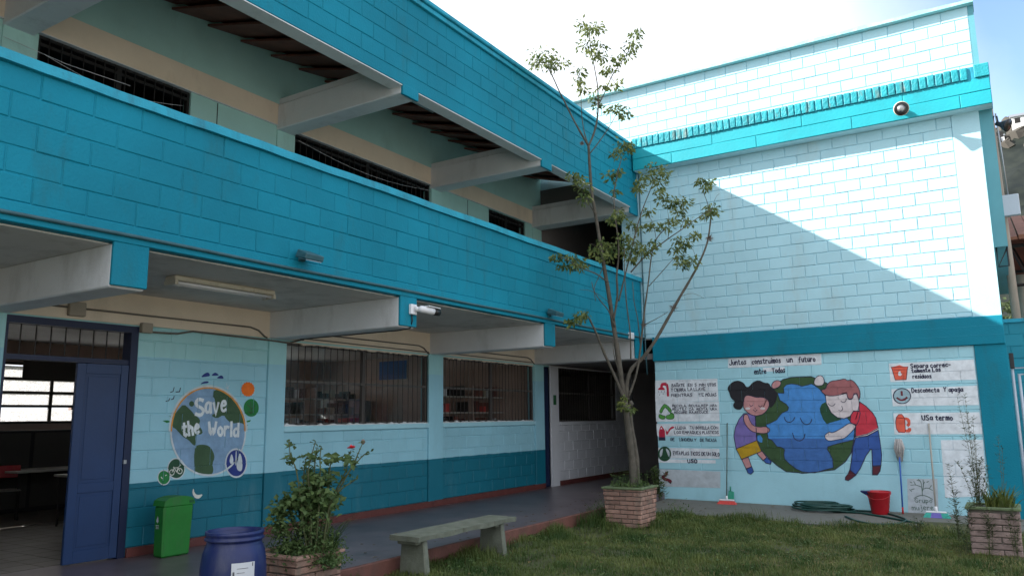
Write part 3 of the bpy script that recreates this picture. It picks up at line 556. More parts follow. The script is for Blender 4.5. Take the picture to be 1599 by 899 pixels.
# ================================================================== painted murals: thin paint that follows blocks and joints
def cutlines(lo, hi, line0, step):
    k = math.ceil((lo-line0)/step); r = []
    while line0+k*step < hi: r.append(line0+k*step); k += 1
    return r
def decal(name, m, parent, axis, polys, layer, lay, zlo=None):
    """polys: list of outlines in (u, z); lay = (front plane, line0, phase, u0, u1, z of lowest course)."""
    front, line0, phase, u0, u1, zmin = lay; bm = bmesh.new()
    for k, pl in enumerate(polys):
        vs = [bm.verts.new((p[0], p[1], 0.00012*k if len(polys) < 60 else 0.0001*(k % 5))) for p in pl]
        try: bm.faces.new(vs)
        except Exception: pass
    bmesh.ops.triangulate(bm, faces=[f for f in bm.faces if len(f.verts) > 4], ngon_method='EAR_CLIP')
    us = [v.co.x for v in bm.verts]; zs = [v.co.y for v in bm.verts]
    if not us: return None
    a, b, c, d = min(us), max(us), min(zs), max(zs); e = JT/2
    def cut(co, no, sel):
        fs = [f for f in bm.faces if sel(f)]
        g = fs+list({e_ for f in fs for e_ in f.edges})+list({v for f in fs for v in f.verts})
        if g: bmesh.ops.bisect_plane(bm, geom=g, plane_co=co, plane_no=no, dist=1e-6)
    for z in cutlines(max(c, zmin), d, line0, 0.2):
        for s in (-e, e): cut((0, z+s, 0), (0, 1, 0), lambda f: True)
    k0 = math.floor((max(c, zmin)-line0)/0.2); k1 = math.ceil((d-line0)/0.2)
    for k in range(k0, k1+1):
        z0, z1 = line0+k*0.2, line0+(k+1)*0.2
        if z0 < zmin-0.02: continue
        for u in row_joints(u0, u1, (z0+z1)/2, line0, phase)[1:-1]:
            if a < u < b:
                for s in (-e, e): cut((u+s, 0, 0), (1, 0, 0), lambda f: z0 < f.calc_center_median().y < z1)
    bmesh.ops.split_edges(bm, edges=list(bm.edges))
    for f in bm.faces:
        ce = f.calc_center_median(); off = 0.0022+layer*0.0006
        if ce.y > zmin:
            r = (ce.y-line0) % 0.2; inj = r < e or r > 0.2-e
            if not inj:
                for u in row_joints(u0, u1, ce.y, line0, phase)[1:-1]:
                    if abs(ce.x-u) < e: inj = True; break
            if inj: off -= PROUD-0.0005
        for v in f.verts: v.co.z += off
    for v in bm.verts:
        u, z, o = v.co; v.co = (u, front-o, z) if axis == 'x' else (front+o, u, z)
    bmesh.ops.recalc_face_normals(bm, faces=bm.faces)
    me = bpy.data.meshes.new(name); bm.to_mesh(me); bm.free(); return link(name, me, m, parent)
def strip(pts, wd, closed=False):
    pts = [Vector((p[0], p[1])) for p in pts]
    if closed: pts = pts+[pts[0]]
    n = len(pts); Lp = []; Rp = []
    for i in range(n):
        p0 = pts[i-1] if i else (pts[-2] if closed else pts[0]); p1 = pts[(i+1)] if i < n-1 else (pts[1] if closed else pts[-1])
        d1 = (pts[i]-p0); d2 = (p1-pts[i]); d1 = d1.normalized() if d1.length > 1e-7 else d2.normalized(); d2 = d2.normalized() if d2.length > 1e-7 else d1
        t = d1+d2; t = t.normalized() if t.length > 1e-4 else d1; nn = Vector((-t.y, t.x)); k = 1/max(0.5, nn.dot(Vector((-d1.y, d1.x)))); wv = wd*(random.uniform(0.85, 1.12))
        Lp.append(pts[i]+nn*wv/2*k); Rp.append(pts[i]-nn*wv/2*k)
    return [[Lp[i], Lp[i+1], Rp[i+1], Rp[i]] for i in range(n-1)]
def smooth(pts, it=1, closed=True):
    for _ in range(it):
        r = []; n = len(pts)
        for i in range(n if closed else n-1):
            a, b = pts[i], pts[(i+1) % n]; r += [(a[0]*.75+b[0]*.25, a[1]*.75+b[1]*.25), (a[0]*.25+b[0]*.75, a[1]*.25+b[1]*.75)]
        if not closed: r = [pts[0]]+r+[pts[-1]]
        pts = r
    return pts
def ell(cx, cy, rx, ry, n=28, jag=0): return [(cx+(rx*(1+(jag if i % 2 else -jag)))*math.cos(2*math.pi*i/n), cy+(ry*(1+(jag if i % 2 else -jag)))*math.sin(2*math.pi*i/n)) for i in range(n)]
# brush lettering: strokes on a 4 x 6 grid
GL = {
'A': [[(0,0),(1.9,6),(4,0)],[(.8,2.2),(3.2,2.2)]], 'B': [[(0,0),(0,6),(2.4,5.8),(3.2,4.6),(2.2,3.2),(0,3.1)],[(2.2,3.2),(3.7,1.8),(2.5,.1),(0,0)]], 'C': [[(3.8,5.1),(2.2,6),(.6,5),(0,3),(.6,1),(2.2,0),(3.8,.9)]],
'D': [[(0,0),(0,6),(2.2,5.7),(3.7,3.8),(3.4,1.4),(1.8,.1),(0,0)]], 'E': [[(3.5,6),(0,6),(0,0),(3.6,0)],[(0,3.1),(2.8,3.1)]], 'G': [[(3.8,5.1),(2.2,6),(.5,4.8),(0,2.8),(.7,.8),(2.3,0),(3.7,1),(3.7,2.7),(2.2,2.7)]],
'H': [[(0,0),(0,6)],[(3.6,0),(3.6,6)],[(0,3),(3.6,3)]], 'I': [[(.6,0),(.6,6)]], 'J': [[(3.4,6),(3.4,1.4),(2.2,0),(.8,.2),(0,1.4)]], 'L': [[(0,6),(0,0),(3.3,0)]], 'M': [[(0,0),(.3,6),(2,2.4),(3.7,6),(4.1,0)]], 'N': [[(0,0),(0,6),(3.5,0),(3.5,6)]],
'O': [[(2,6),(.5,5),(0,3),(.5,1),(2,0),(3.5,1),(4,3),(3.5,5),(2,6)]], 'P': [[(0,0),(0,6),(2.6,5.9),(3.6,4.6),(2.6,3),(0,2.8)]], 'Q': [[(2,6),(.5,5),(0,3),(.5,1),(2,0),(3.5,1),(4,3),(3.5,5),(2,6)],[(2.4,1.4),(4.1,-.4)]],
'R': [[(0,0),(0,6),(2.6,5.9),(3.5,4.6),(2.5,3.1),(0,3)],[(1.6,3),(3.7,0)]], 'S': [[(3.5,5.3),(2,6),(.4,5),(.9,3.6),(2.9,2.6),(3.5,1.2),(2,0),(.1,.8)]], 'T': [[(0,6),(4,6)],[(2,6),(2,0)]], 'U': [[(0,6),(.1,1.4),(1.4,0),(2.8,.4),(3.5,1.6),(3.5,6)]],
'V': [[(0,6),(1.9,0),(3.9,6)]], 'W': [[(0,6),(1,0),(2.3,4),(3.6,0),(4.6,6)]], 'Y': [[(0,6),(1.8,3.2),(3.7,6)],[(1.8,3.2),(1.6,0)]], 'Z': [[(0,6),(3.5,6),(0,0),(3.6,0)]], '5': [[(3.4,6),(.6,6),(.4,3.5),(2.4,3.7),(3.4,2.2),(2.4,.3),(0,.4)]],
',': [[(.6,.6),(.1,-1)]], '-': [[(0,3),(2.4,3)]],
'a': [[(3.1,3.6),(1.6,4.1),(.3,3),(.2,1),(1.4,0),(2.7,1),(3.1,3.6)],[(3.1,3.8),(3.3,0)]], 'c': [[(3,3.4),(1.6,4.1),(.3,3),(.2,1),(1.5,0),(3,.7)]], 'd': [[(3,3.2),(1.6,3.9),(.3,3),(.2,1),(1.4,0),(2.7,.8)],[(3.1,6.2),(3.2,0)]],
'e': [[(.3,2.1),(2.9,2.4),(2.4,3.8),(1.2,4),(.2,2.6),(.4,.8),(1.6,0),(3,.7)]], 'f': [[(3,5.6),(2,6.2),(1.2,5.2),(1.1,0)],[(0,3.6),(2.4,3.7)]], 'g': [[(3,3.4),(1.6,4.1),(.3,3),(.3,1.2),(1.5,.4),(2.8,1.2)],[(3,4),(3,-1),(1.8,-2),(.4,-1.4)]],
'h': [[(.2,6.4),(.2,0)],[(.2,2.6),(1.5,4),(2.8,3.2),(2.9,0)]], 'i': [[(.4,4),(.4,0)],[(.4,5.4),(.5,6)]], 'j': [[(1.6,4),(1.6,-1.2),(.2,-1.8)],[(1.6,5.2),(1.6,5.7)]], 'l': [[(.4,6.4),(.5,0)]], 'm': [[(.1,4),(.2,0)],[(.2,2.8),(1.2,4),(2,3.2),(2,0)],[(2,2.8),(3.1,4),(3.9,3.2),(3.9,0)]],
'n': [[(.1,4),(.2,0)],[(.2,2.6),(1.6,4),(2.8,3.1),(2.9,0)]], 'o': [[(1.6,4),(.4,3.2),(.2,1.2),(1.6,0),(3,1),(3,3),(1.6,4)]], 'p': [[(.1,4),(.1,-2)],[(.1,3.2),(1.8,4.1),(3,2.6),(2.4,.6),(.2,.6)]], 'r': [[(.1,4),(.2,0)],[(.2,2.4),(1.4,3.9),(2.6,3.6)]],
's': [[(2.7,3.6),(1.3,4.1),(.3,3.2),(2.4,1.6),(2.5,.5),(1.1,0),(0,.5)]], 't': [[(1.2,5.6),(1.2,.6),(2.2,0),(3,.4)],[(0,4),(2.6,4.1)]], 'u': [[(0,4),(.2,.8),(1.4,0),(2.6,1),(2.8,4)],[(2.8,4),(3,0)]], 'v': [[(0,4),(1.4,0),(2.9,4)]], 'y': [[(0,4),(1.5,.6)],[(3,4),(.6,-2)]]}
GL['Ñ'] = GL['N']+[[(.4,7),(1.4,7.5),(2.2,7),(3.2,7.5)]]
def lettering(text, p0, p1, cap, wd, parent, axis, m, lay, layer=6, name='painted_lettering', jit=0.25):
    """text from p0 to p1 (u, z baseline points), cap height in metres."""
    p0 = Vector(p0); p1 = Vector(p1); adv = []; x = 0
    for ch in text:
        if ch == ' ': adv.append(x); x += 2.6; continue
        wch = max(q[0] for s in GL[ch] for q in s); adv.append(x); x += wch+1.5
    tot = x-1.5; sx = (p1-p0).length/tot; d = (p1-p0).normalized(); up = Vector((-d.y, d.x))
    if up.y < 0: up = -up
    sy = cap/6; polys = []
    for ch, ax in zip(text, adv):
        if ch == ' ': continue
        jy = random.uniform(-jit, jit); js = random.uniform(0.9, 1.08); sh = random.uniform(-0.05, 0.05)
        for s in GL[ch]:
            pts = s if len(s) == 2 else smooth(s, 1, False) if len(s) > 4 else s
            pts = [p0+d*((ax+q[0]+sh*q[1])*sx)+up*((q[1]*js+jy)*sy) for q in pts]
            e0 = (pts[0]-pts[1]).normalized()*wd*0.35; e1 = (pts[-1]-pts[-2]).normalized()*wd*0.35
            pts[0] = pts[0]+e0; pts[-1] = pts[-1]+e1; polys += strip(pts, wd)
    return decal(name, m, parent, axis, polys, layer, lay)
for n_, c_ in dict(p_faint=(92,112,104), p_black=(34,32,38), p_navy=(38,44,78), p_pink=(196,140,140), p_purple=(122,108,172), p_yellow=(186,148,30), p_skin=(214,202,204), p_brown=(160,98,100), p_red=(200,52,70), p_jean=(52,88,160), p_shoe=(88,34,44), p_blue=(72,138,206), p_blue2=(62,106,170),
        p_green=(56,84,50), p_greend=(36,76,52), p_white=(222,226,231), p_board=(220,226,232), p_grey=(184,192,198), p_crimson=(186,36,66), p_rec=(86,152,70), p_orange=(226,96,74), p_face=(158,184,194), p_line=(44,44,70), p_maroon=(110,40,52),
        q_blue=(126,158,188), q_green=(60,88,60), q_white=(196,204,208), q_orange=(214,148,66), q_sun=(232,112,28), q_leaf=(34,120,60), q_navy=(36,54,124), q_cream=(214,216,206), q_gtext=(214,222,226)).items(): paint(n_, c_)
LAYR = (W, 0.56, -5.6, -5.62, -0.38, 0.552)
def wr(ox, oy, k, pts): return [(p[0], p[2]) for p in (ony(ox+a/k, oy+b/k, W) for a, b in pts)]
gA = lambda pts: wr(1130, 540, 4.087, pts)
gB = lambda pts: wr(1240, 570, 4.731, pts)
gC = lambda pts: wr(1370, 540, 6.42, pts)
gD = lambda pts: wr(1000, 540, 11.236, pts)
gE = lambda pts: wr(1000, 615, 11.236, pts)
gF = lambda pts: wr(1000, 640, 8.0, pts)
gG = lambda pts: wr(1380, 660, 5.62, pts)
gT = lambda pts: wr(1120, 545, 8.883, pts)
gH = lambda pts: wr(1000, 640, 5.617, pts)
def dec(name, m, polys, layer):
    for p in polys: decal(name, m, mw, 'x', [p], layer, LAYR)
def outl(name, polys, wd=0.012, layer=5, closed=True, m='p_line'):
    for p in polys: decal(name, m, mw, 'x', strip(p, wd, closed), layer, LAYR)
# white sign panels
dec('painted_panel', 'p_white', [gT([(150,128),(1440,62),(1447,214),(150,262)]), gT([(630,256),(935,244),(938,300),(640,312)])], 0)
dec('painted_panel', 'p_white', [gD([(262,602),(1350,572),(1372,955),(262,975)]), gE([(265,128),(1378,120),(1390,472),(278,482)]), gE([(280,522),(1390,512),(1396,738),(296,736)]), gF([(224,468),(985,482),(992,606),(226,602)]), gF([(226,606),(940,622),(940,664),(228,654)])], 0)
dec('painted_panel', 'p_grey', [gH([(160,515),(702,537),(702,682),(168,668)])], 0)
dec('painted_panel', 'p_white', [gC([(115,176),(968,134),(990,336),(132,360)]), gC([(140,432),(1000,396),(1020,590),(155,602)]), gC([(160,672),(1022,662),(1055,880),(172,884)])], 0)
dec('painted_panel', 'p_board', [gG([(500,150),(870,146),(908,640),(540,655)])], 0)
dec('painted_panel', 'p_grey', [gG([(205,488),(470,490),(482,790),(215,790)])], 0)
# globe
xb = lambda pts: [((a/4.731+1240-1130)*4.087, (b/4.731+570-540)*4.087) for a, b in pts]
globe = gA([(300,275),(345,235),(380,213),(430,200),(500,197),(560,195)]+xb([(150,92),(240,130),(330,200),(440,360),(450,460),(442,550),(425,640),(380,710),(300,770),(180,785),(60,797)])+[(480,806),(400,800),(340,760),(290,715),(240,665),(212,600),(203,520),(205,450),(250,400)])
blue = gA([(385,300),(383,265),(400,248),(430,240),(470,245),(500,256),(530,250),(560,240)]+xb([(145,145),(175,165),(215,200),(240,240),(330,330),(445,440),(450,530),(440,548),(400,560),(330,575),(250,600),(245,620),(265,650),(285,690),(290,755),(230,770),(150,793)])+[(540,805),(500,800),(460,780),(420,750),(390,720),(385,690),(390,660),(370,645),(340,640),(310,600),(285,590),(280,555),(285,530),(270,500),(300,490),(340,470),(360,440),(375,425),(410,410),(415,390),(400,370),(360,345),(345,300)])
dec('painted_globe', 'p_green', [globe], 1); dec('painted_sea', 'p_blue', [blue], 2)
lowb = gA([(285,590)]+xb([(0,537),(120,540),(250,545),(440,549),(400,560),(330,575),(250,600),(245,620),(265,650),(285,690),(290,755),(230,770),(150,793)])+[(540,805),(500,800),(460,780),(420,750),(390,720),(385,690),(390,660),(370,645),(340,640),(310,600)])
dec('painted_sea', 'p_blue2', [lowb], 3); dec('painted_land', 'p_greend', [gB([(235,270),(205,285),(190,320),(195,350),(215,400),(240,432),(300,415),(350,400),(300,370),(260,320)])], 3)
dec('painted_sea', 'p_blue', [gA([(215,570),(235,568),(248,590),(246,615),(230,612),(216,600)])], 2)
outl('painted_outline', [globe], 0.014, 3, True, 'p_line'); outl('painted_outline', [blue], 0.010, 4, True, 'p_line')
outl('painted_face', [smooth(gA([(388,452),(395,477),(420,488),(445,475),(455,453)]), 1, False), smooth(gA([(489,458),(505,490),(530,503),(555,490),(563,465)]), 1, False), smooth(gA([(440,553),(450,590),(480,607),(510,595),(520,558)]), 1, False)], 0.013, 5, False)
# girl
G = dict(hair=[(25,275),(30,255),(60,225),(100,220),(130,235),(145,262),(165,258),(185,230),(225,215),(260,235),(290,235),(305,265),(335,285),(345,310),(335,350),(315,385),(295,395),(290,350),(265,330),(240,325),(210,325),(185,320),(150,310),(135,325),(130,360),(118,400),(95,408),(65,395),(60,370),(75,355),(45,330),(38,300)],
 face=[(132,325),(150,312),(185,320),(210,328),(240,325),(268,332),(290,352),(292,385),(270,420),(240,440),(200,445),(160,430),(130,400),(126,370)], fist=[(305,250),(320,225),(345,217),(368,228),(362,255),(335,270),(312,272)],
 shirt=[(130,430),(160,430),(200,445),(208,520),(215,600),(80,655),(66,575),(75,520),(100,465)], arm=[(130,435),(155,435),(165,470),(185,505),(225,518),(265,512),(295,525),(293,545),(270,557),(230,555),(180,545),(145,510),(128,470)],
 shorts=[(80,655),(215,600),(242,670),(115,722)], leg1=[(115,720),(158,708),(180,770),(145,785)], shoe1=[(143,782),(180,768),(192,800),(175,817),(155,808)], leg2=[(213,685),(245,668),(275,710),(252,730)], shoe2=[(255,728),(275,708),(305,735),(300,752),(270,745)])
sm = ('hair', 'face', 'fist', 'arm')
gp = {k: gA(smooth(v, 1) if k in sm else v) for k, v in G.items()}
dec('painted_shirt', 'p_purple', [gp['shirt']], 6); dec('painted_skin', 'p_pink', [gp['leg1'], gp['leg2'], gp['fist']], 6); dec('painted_shorts', 'p_yellow', [gp['shorts']], 7); dec('painted_shoe', 'p_jean', [gp['shoe1'], gp['shoe2']], 7)
dec('painted_skin', 'p_pink', [gp['face'], gp['arm']], 8); dec('painted_hair', 'p_black', [gp['hair']], 9)
outl('painted_outline', [gp[k] for k in ('shirt', 'leg1', 'leg2', 'fist', 'shorts', 'shoe1', 'shoe2')], 0.012, 7.5); outl('painted_outline', [gp['arm'], gp['face']], 0.011, 8.6)
outl('painted_features', [gA([(165,372),(175,385),(188,376)]), gA([(222,378),(235,388),(248,378)]), gA([(188,404),(203,418),(215,404)]), gA([(200,395),(205,402)])], 0.010, 9, False)
dec('painted_cheek', 'p_skin', [gA(ell(155,398,16,8,14)), gA(ell(250,398,16,8,14))], 9)
# boy
Bo = dict(hair=[(205,180),(235,175),(245,140),(275,115),(330,110),(375,98),(395,115),(420,105),(455,130),(485,180),(490,220),(480,262),(465,210),(440,215),(435,245),(410,255),(395,240),(392,205),(350,215),(300,225),(250,225),(222,212),(202,192)],
 face=[(232,222),(300,218),(350,210),(390,200),(395,235),(412,250),(435,240),(442,208),(465,205),(480,262),(482,340),(440,335),(415,375),(370,393),(320,385),(275,350),(240,280)], fist=[(148,120),(160,90),(190,72),(215,85),(225,120),(215,145),(195,150),(170,152),(150,140)],
 shirt=[(485,270),(530,300),(580,350),(605,390),(622,465),(540,508),(455,527),(455,400),(470,350)], sleeve=[(420,365),(440,340),(475,335),(490,350),(480,400),(462,442),(415,420)], hem=[(455,523),(540,504),(622,460),(622,478),(540,521),(457,538)],
 arm=[(415,425),(460,445),(440,475),(395,520),(370,540),(320,548),(260,560),(230,540),(228,515),(245,500),(265,490),(275,497),(300,492),(350,465),(385,440)],
 jeans=[(455,535),(540,521),(622,478),(635,560),(648,660),(642,742),(580,745),(575,620),(565,620),(530,670),(490,760),(457,808),(413,772),(425,700),(435,600)], shoeA=[(412,770),(458,808),(425,835),(400,850),(378,845),(380,825),(400,800)], shoeB=[(580,742),(642,738),(635,780),(615,808),(580,808)])
bp = {k: gB(smooth(v, 1) if k in ('hair', 'fist', 'arm') else v) for k, v in Bo.items()}
dec('painted_shirt', 'p_red', [bp['shirt']], 6); dec('painted_jeans', 'p_jean', [bp['jeans']], 6); dec('painted_shoe', 'p_shoe', [bp['shoeA'], bp['shoeB']], 7); dec('painted_hem', 'p_skin', [bp['hem']], 7)
dec('painted_skin', 'p_skin', [bp['face'], bp['arm'], bp['fist']], 8); dec('painted_sleeve', 'p_red', [bp['sleeve']], 9); dec('painted_hair', 'p_brown', [bp['hair']], 9)
outl('painted_outline', [bp[k] for k in ('shirt', 'jeans', 'shoeA', 'shoeB')], 0.012, 7.6); outl('painted_outline', [bp['face'], bp['arm'], bp['fist']], 0.010, 8.6); outl('painted_outline', [bp['sleeve'], bp['hair']], 0.011, 9.6)
outl('painted_features', [smooth(gB([(250,280),(265,298),(290,300),(305,282)]), 1, False), smooth(gB([(345,262),(365,277),(385,262),(385,245)]), 1, False), smooth(gB([(328,330),(345,338),(362,325),(352,300)]), 1, False)], 0.010, 9, False)
# icons
dec('painted_shower', 'p_crimson', [gD([(305,770),(320,740),(350,720),(350,690),(370,650),(410,640),(450,640),(485,670),(500,740),(505,870),(485,890),(465,870),(460,760),(445,700),(415,690),(395,700),(395,720),(420,740),(432,770)])], 2)
outl('painted_drop', [gD([(a, b), (a, b+18)]) for a, b in ((320,790),(370,790),(425,790),(340,845),(400,830))], 0.010, 2, False)
rec = [gE(smooth(p, 1)) for p in ([(340,290),(360,250),(400,190),(430,172),(480,200),(545,270),(548,312),(510,322),(480,270),(432,228),(395,290),(378,332),(345,330)], [(322,375),(340,345),(395,375),(440,380),(435,430),(380,442),(330,415)], [(450,375),(518,362),(530,320),(580,340),(598,390),(582,432),(500,442),(450,425)])]
dec('painted_recycling_sign', 'p_rec', rec, 2); outl('painted_outline', rec, 0.010, 3, True, 'p_greend')
dec('painted_bottle', 'p_crimson', [gE([(325,660),(345,580),(370,553),(400,590),(430,640),(436,752),(327,752)]), gE([(440,600),(468,660),(520,590),(560,563),(602,573),(582,597),(530,622),(490,690),(465,722),(450,690)])], 2); dec('painted_bottle_base', 'p_line', [gE([(326,752),(437,752),(441,812),(326,812)])], 2); dec('painted_bottle_neck', 'p_white', [gE([(350,610),(370,580),(388,612)])], 3)
dec('painted_disc', 'p_greend', [gF(ell(303,545,83,93))], 2); dec('painted_disc', 'p_grey', [gF(ell(303,545,62,72))], 3); dec('painted_bottle', 'p_greend', [gF([(235,605),(272,560),(282,500),(285,462),(318,462),(322,500),(345,560),(365,600),(330,625),(270,622)])], 4)
outl('painted_scribble', [smooth(gH([(232,540),(225,570),(190,585),(215,605),(262,615),(268,632)]), 1, False)], 0.055, 2, False, 'p_maroon')
outl('painted_scribble', [gH([(235,548),(240,535)]), gH([(220,600),(250,625),(270,640)])], 0.03, 3, False, 'p_black')
dec('painted_bin', 'p_orange', [gC([(140,212),(190,200),(222,190),(260,205),(306,208),(300,236),(290,335),(180,340),(150,240)])], 2); outl('painted_outline', [gC([(140,212),(306,208),(300,236),(290,335),(180,340),(150,240)]), gC([(150,238),(222,240),(300,234)])], 0.010, 3, True, 'p_maroon'); dec('painted_cross', 'p_white', [gC([(215,255),(232,252),(235,270),(248,285),(230,300),(212,295),(208,275)])], 4)
dec('painted_face', 'p_face', [gC(ell(248,500,86,76))], 2); outl('painted_outline', [gC(ell(248,500,86,76))], 0.014, 3, True, 'p_line'); outl('painted_smile', [smooth(gC([(195,515),(222,538),(250,542),(280,532),(300,510)]), 1, False)], 0.03, 3, False, 'p_maroon'); outl('painted_smile', [gC([(243,450),(247,498)])], 0.03, 3, False, 'p_maroon')
dec('painted_thermos', 'p_orange', [gC([(190,715),(215,685),(245,683),(275,720),(282,855),(275,865),(215,862),(192,830),(184,770)])], 2); outl('painted_thermos', [smooth(gC([(278,725),(312,735),(320,780),(300,800)]), 1, False), smooth(gC([(285,850),(325,848),(322,820)]), 1, False)], 0.045, 2, False, 'p_orange'); outl('painted_outline', [gC([(190,715),(215,685),(245,683),(275,720),(282,855),(275,865),(215,862),(192,830),(184,770)]), gC([(190,718),(272,722)])], 0.009, 3, True, 'p_maroon')
tr = [[(340,640),(335,570),(325,510),(300,490)],[(340,600),(350,540),(345,495)],[(325,510),(290,500)],[(330,560),(280,540),(235,545)],[(345,580),(380,565),(430,590)],[(240,585),(270,575)],[(230,515),(250,525)],[(375,520),(395,510)],[(265,660),(300,640),(340,630),(390,645),(430,670)],[(345,540),(360,515)],[(280,540),(262,510)],[(400,572),(420,545)],[(245,600),(225,580)]]
outl('painted_tree_emblem', [smooth(gG(t), 1, False) for t in tr], 0.011, 2, False, 'p_faint')
# lettering
def txt(s, f, p0, p1, cap, wd=0.016, m='p_line', **kw):
    a, b = f([p0, p1]); return lettering(s, a, b, cap, wd, mw, 'x', m, LAYR, **kw)
txt('Juntos', gT, (172,222), (402,208), 0.085); txt('construimos', gT, (485,205), (880,185), 0.085); txt('un', gT, (968,180), (1045,176), 0.085); txt('futuro', gT, (1135,182), (1360,168), 0.085); txt('entre', gT, (517,345), (680,335), 0.085); txt('Todos', gT, (765,330), (942,320), 0.085)
for s, a, b in (('BAÑATE', (555,715), (778,708)), ('EN', (838,708), (910,706)), ('5', (958,705), (985,704)), ('MIN', (1035,705), (1142,702)), ('UTOS', (1185,704), (1328,700))): txt(s, gD, a, b, 0.050, 0.0105)
for s, a, b in (('Y', (545,798), (572,797)), ('CIERRA', (595,796), (800,790)), ('LA', (838,782), (912,780)), ('LLAVE', (940,780), (1142,776))): txt(s, gD, a, b, 0.056, 0.0105)
for s, a, b in (('MIENTRAS', (548,888), (910,880)), ('TE', (1030,882), (1115,880)), ('MOJAS', (1145,882), (1335,876))): txt(s, gD, a, b, 0.055, 0.0105)
for s, a, b in (('RECICLA,', (562,224), (815,222)), ('REUSA,REP', (855,224), (1185,221)), ('ARA', (1228,220), (1340,219))): txt(s, gE, a, b, 0.042, 0.009)
for s, a, b in (('REUTILI', (565,282), (800,282)), ('ZA', (858,282), (935,281)), ('RESTA', (990,281), (1180,280)), ('URA', (1232,280), (1345,279))): txt(s, gE, a, b, 0.042, 0.009)
for s, a, b in (('RECUPE', (600,340), (822,338)), ('RA,REDUCE', (862,338), (1190,336))): txt(s, gE, a, b, 0.042, 0.009)
for s, a, b in (('LLENA', (622,612), (800,612)), ('TU', (875,612), (945,611)), ('BOTELLA', (975,612), (1210,612)), ('CON', (1240,612), (1365,612))): txt(s, gE, a, b, 0.050, 0.0105)
for s, a, b in (('LOS', (598,692), (712,692)), ('EMPAQUES', (745,694), (1062,696)), ('PLASTICOS', (1090,696), (1372,696))): txt(s, gE, a, b, 0.050, 0.010)
for s, a, b in (('DE', (535,816), (600,816)), ('LONCHERA', (688,820), (925,822)), ('Y', (945,822), (985,822)), ('DE', (1050,828), (1120,828)), ('TUCASA', (1140,828), (1340,830))): txt(s, gE, a, b, 0.050, 0.010)
for s, a, b in (('EVITA', (412,555), (500,557)), ('PLAS', (515,557), (608,560)), ('TICOS', (628,562), (745,566)), ('DE', (768,566), (815,567)), ('UN', (830,567), (880,568)), ('SOLO', (895,570), (990,573))): txt(s, gF, a, b, 0.062, 0.0115)
txt('USO', gF, (592,655), (712,658), 0.06, 0.018)
txt('Separa', gC, (335,222), (508,215), 0.065, 0.015); txt('correc-', gC, (535,216), (735,205), 0.065, 0.015); txt('tamente', gC, (345,266), (530,258), 0.06, 0.015); txt('Los', gC, (555,256), (635,252), 0.06, 0.015); txt('residuos', gC, (357,325), (540,318), 0.06, 0.014)
txt('Desconecta', gC, (348,466), (620,458), 0.068, 0.014); txt('Y', gC, (668,456), (692,455), 0.062, 0.014); txt('apaga', gC, (718,456), (858,452), 0.068, 0.014)
txt('USa', gC, (452,742), (556,738), 0.075, 0.016); txt('termo', gC, (585,742), (755,742), 0.075, 0.016)
txt('Grupo', gG, (275,698), (425,700), 0.07, 0.008, 'p_faint'); txt('mujeres', gG, (250,765), (470,760), 0.07, 0.009, 'p_faint')

# left mural (corridor wall)
LAYL = (I, 0.225, 5.25, 5.05, 6.85, 0.13)
def wl_(ox, oy, k, pts): return [(p[1], p[2]) for p in (onx(ox+a/k, oy+b/k, I) for a, b in pts)]
gL = lambda pts: wl_(260, 570, 4.493, pts)
gM = lambda pts: wl_(190, 690, 4.3, pts)
gN = lambda pts: wl_(190, 500, 4.496, pts)
def decl(name, m, polys, layer):
    for p in polys: decal(name, m, iw, 'y', [p], layer, LAYL)
def outl2(name, polys, wd, layer, closed, m): [decal(name, m, iw, 'y', strip(p, wd, closed), layer, LAYL) for p in polys]
gl = ell(290,462,262,308,48)
decl('painted_globe', 'q_blue', [gL(gl)], 1)
decl('painted_land', 'q_green', [gL(smooth(p, 1)) for p in ([(120,270),(165,310),(200,350),(238,380),(225,420),(257,465),(240,487),(215,480),(200,500),(205,555),(190,565),(150,520),(110,500),(70,450),(35,430),(45,360),(80,310)], [(335,168),(400,175),(450,205),(510,260),(545,330),(556,425),(520,400),(460,410),(420,380),(400,345),(350,375),(310,350),(345,335),(340,240),(322,215)], [(200,565),(240,553),(300,563),(330,610),(337,650),(320,690),(330,740),(310,772),(200,768),(190,650)], ell(175,270,18,20,12))], 2)
outl2('painted_rim', [gL([p for p in gl if p[1] > 440][::1])], 0.022, 3, False, 'q_white')
up = sorted([p for p in ell(290,462,258,304,72) if p[1] < 470], key=lambda p: p[0]); up2 = sorted([p for p in ell(290,462,270,316,72) if p[1] < 470], key=lambda p: p[0])
outl2('painted_rim', [gL(up2)], 0.022, 3, False, 'q_white'); outl2('painted_rim', [gL(up)], 0.018, 4, False, 'q_orange')
decl('painted_sun', 'q_sun', [gL(ell(570,168,46,50,32,0.05))], 3)
decl('painted_disc', 'q_leaf', [gL(ell(593,298,53,62))], 3); outl2('painted_leaf', [gL([(593,345),(590,255)]), gL([(590,300),(565,275)]), gL([(592,310),(620,285)]), gL([(570,320),(592,335),(615,318)])], 0.012, 4, False, 'q_green')
decl('painted_disc', 'q_white', [gL(ell(487,685,78,104)), ], 3); decl('painted_disc', 'q_navy', [gL(ell(487,685,69,92))], 4)
decl('painted_drop', 'q_white', [gL(smooth([(455,615),(468,655),(465,685),(450,692),(440,675),(443,650)], 1)), gL(smooth([(512,608),(528,650),(532,720),(520,745),(495,735),(488,700),(500,650)], 1)), gL([(484,600),(490,600),(488,700),(482,700)])], 5)
decl('painted_disc', 'q_white', [gM(ell(282,236,44,52)), gM(ell(365,176,60,72))], 3); decl('painted_disc', 'q_leaf', [gM(ell(282,236,38,45))], 4); decl('painted_disc', 'p_greend', [gM(ell(365,176,54,64))], 4.5)
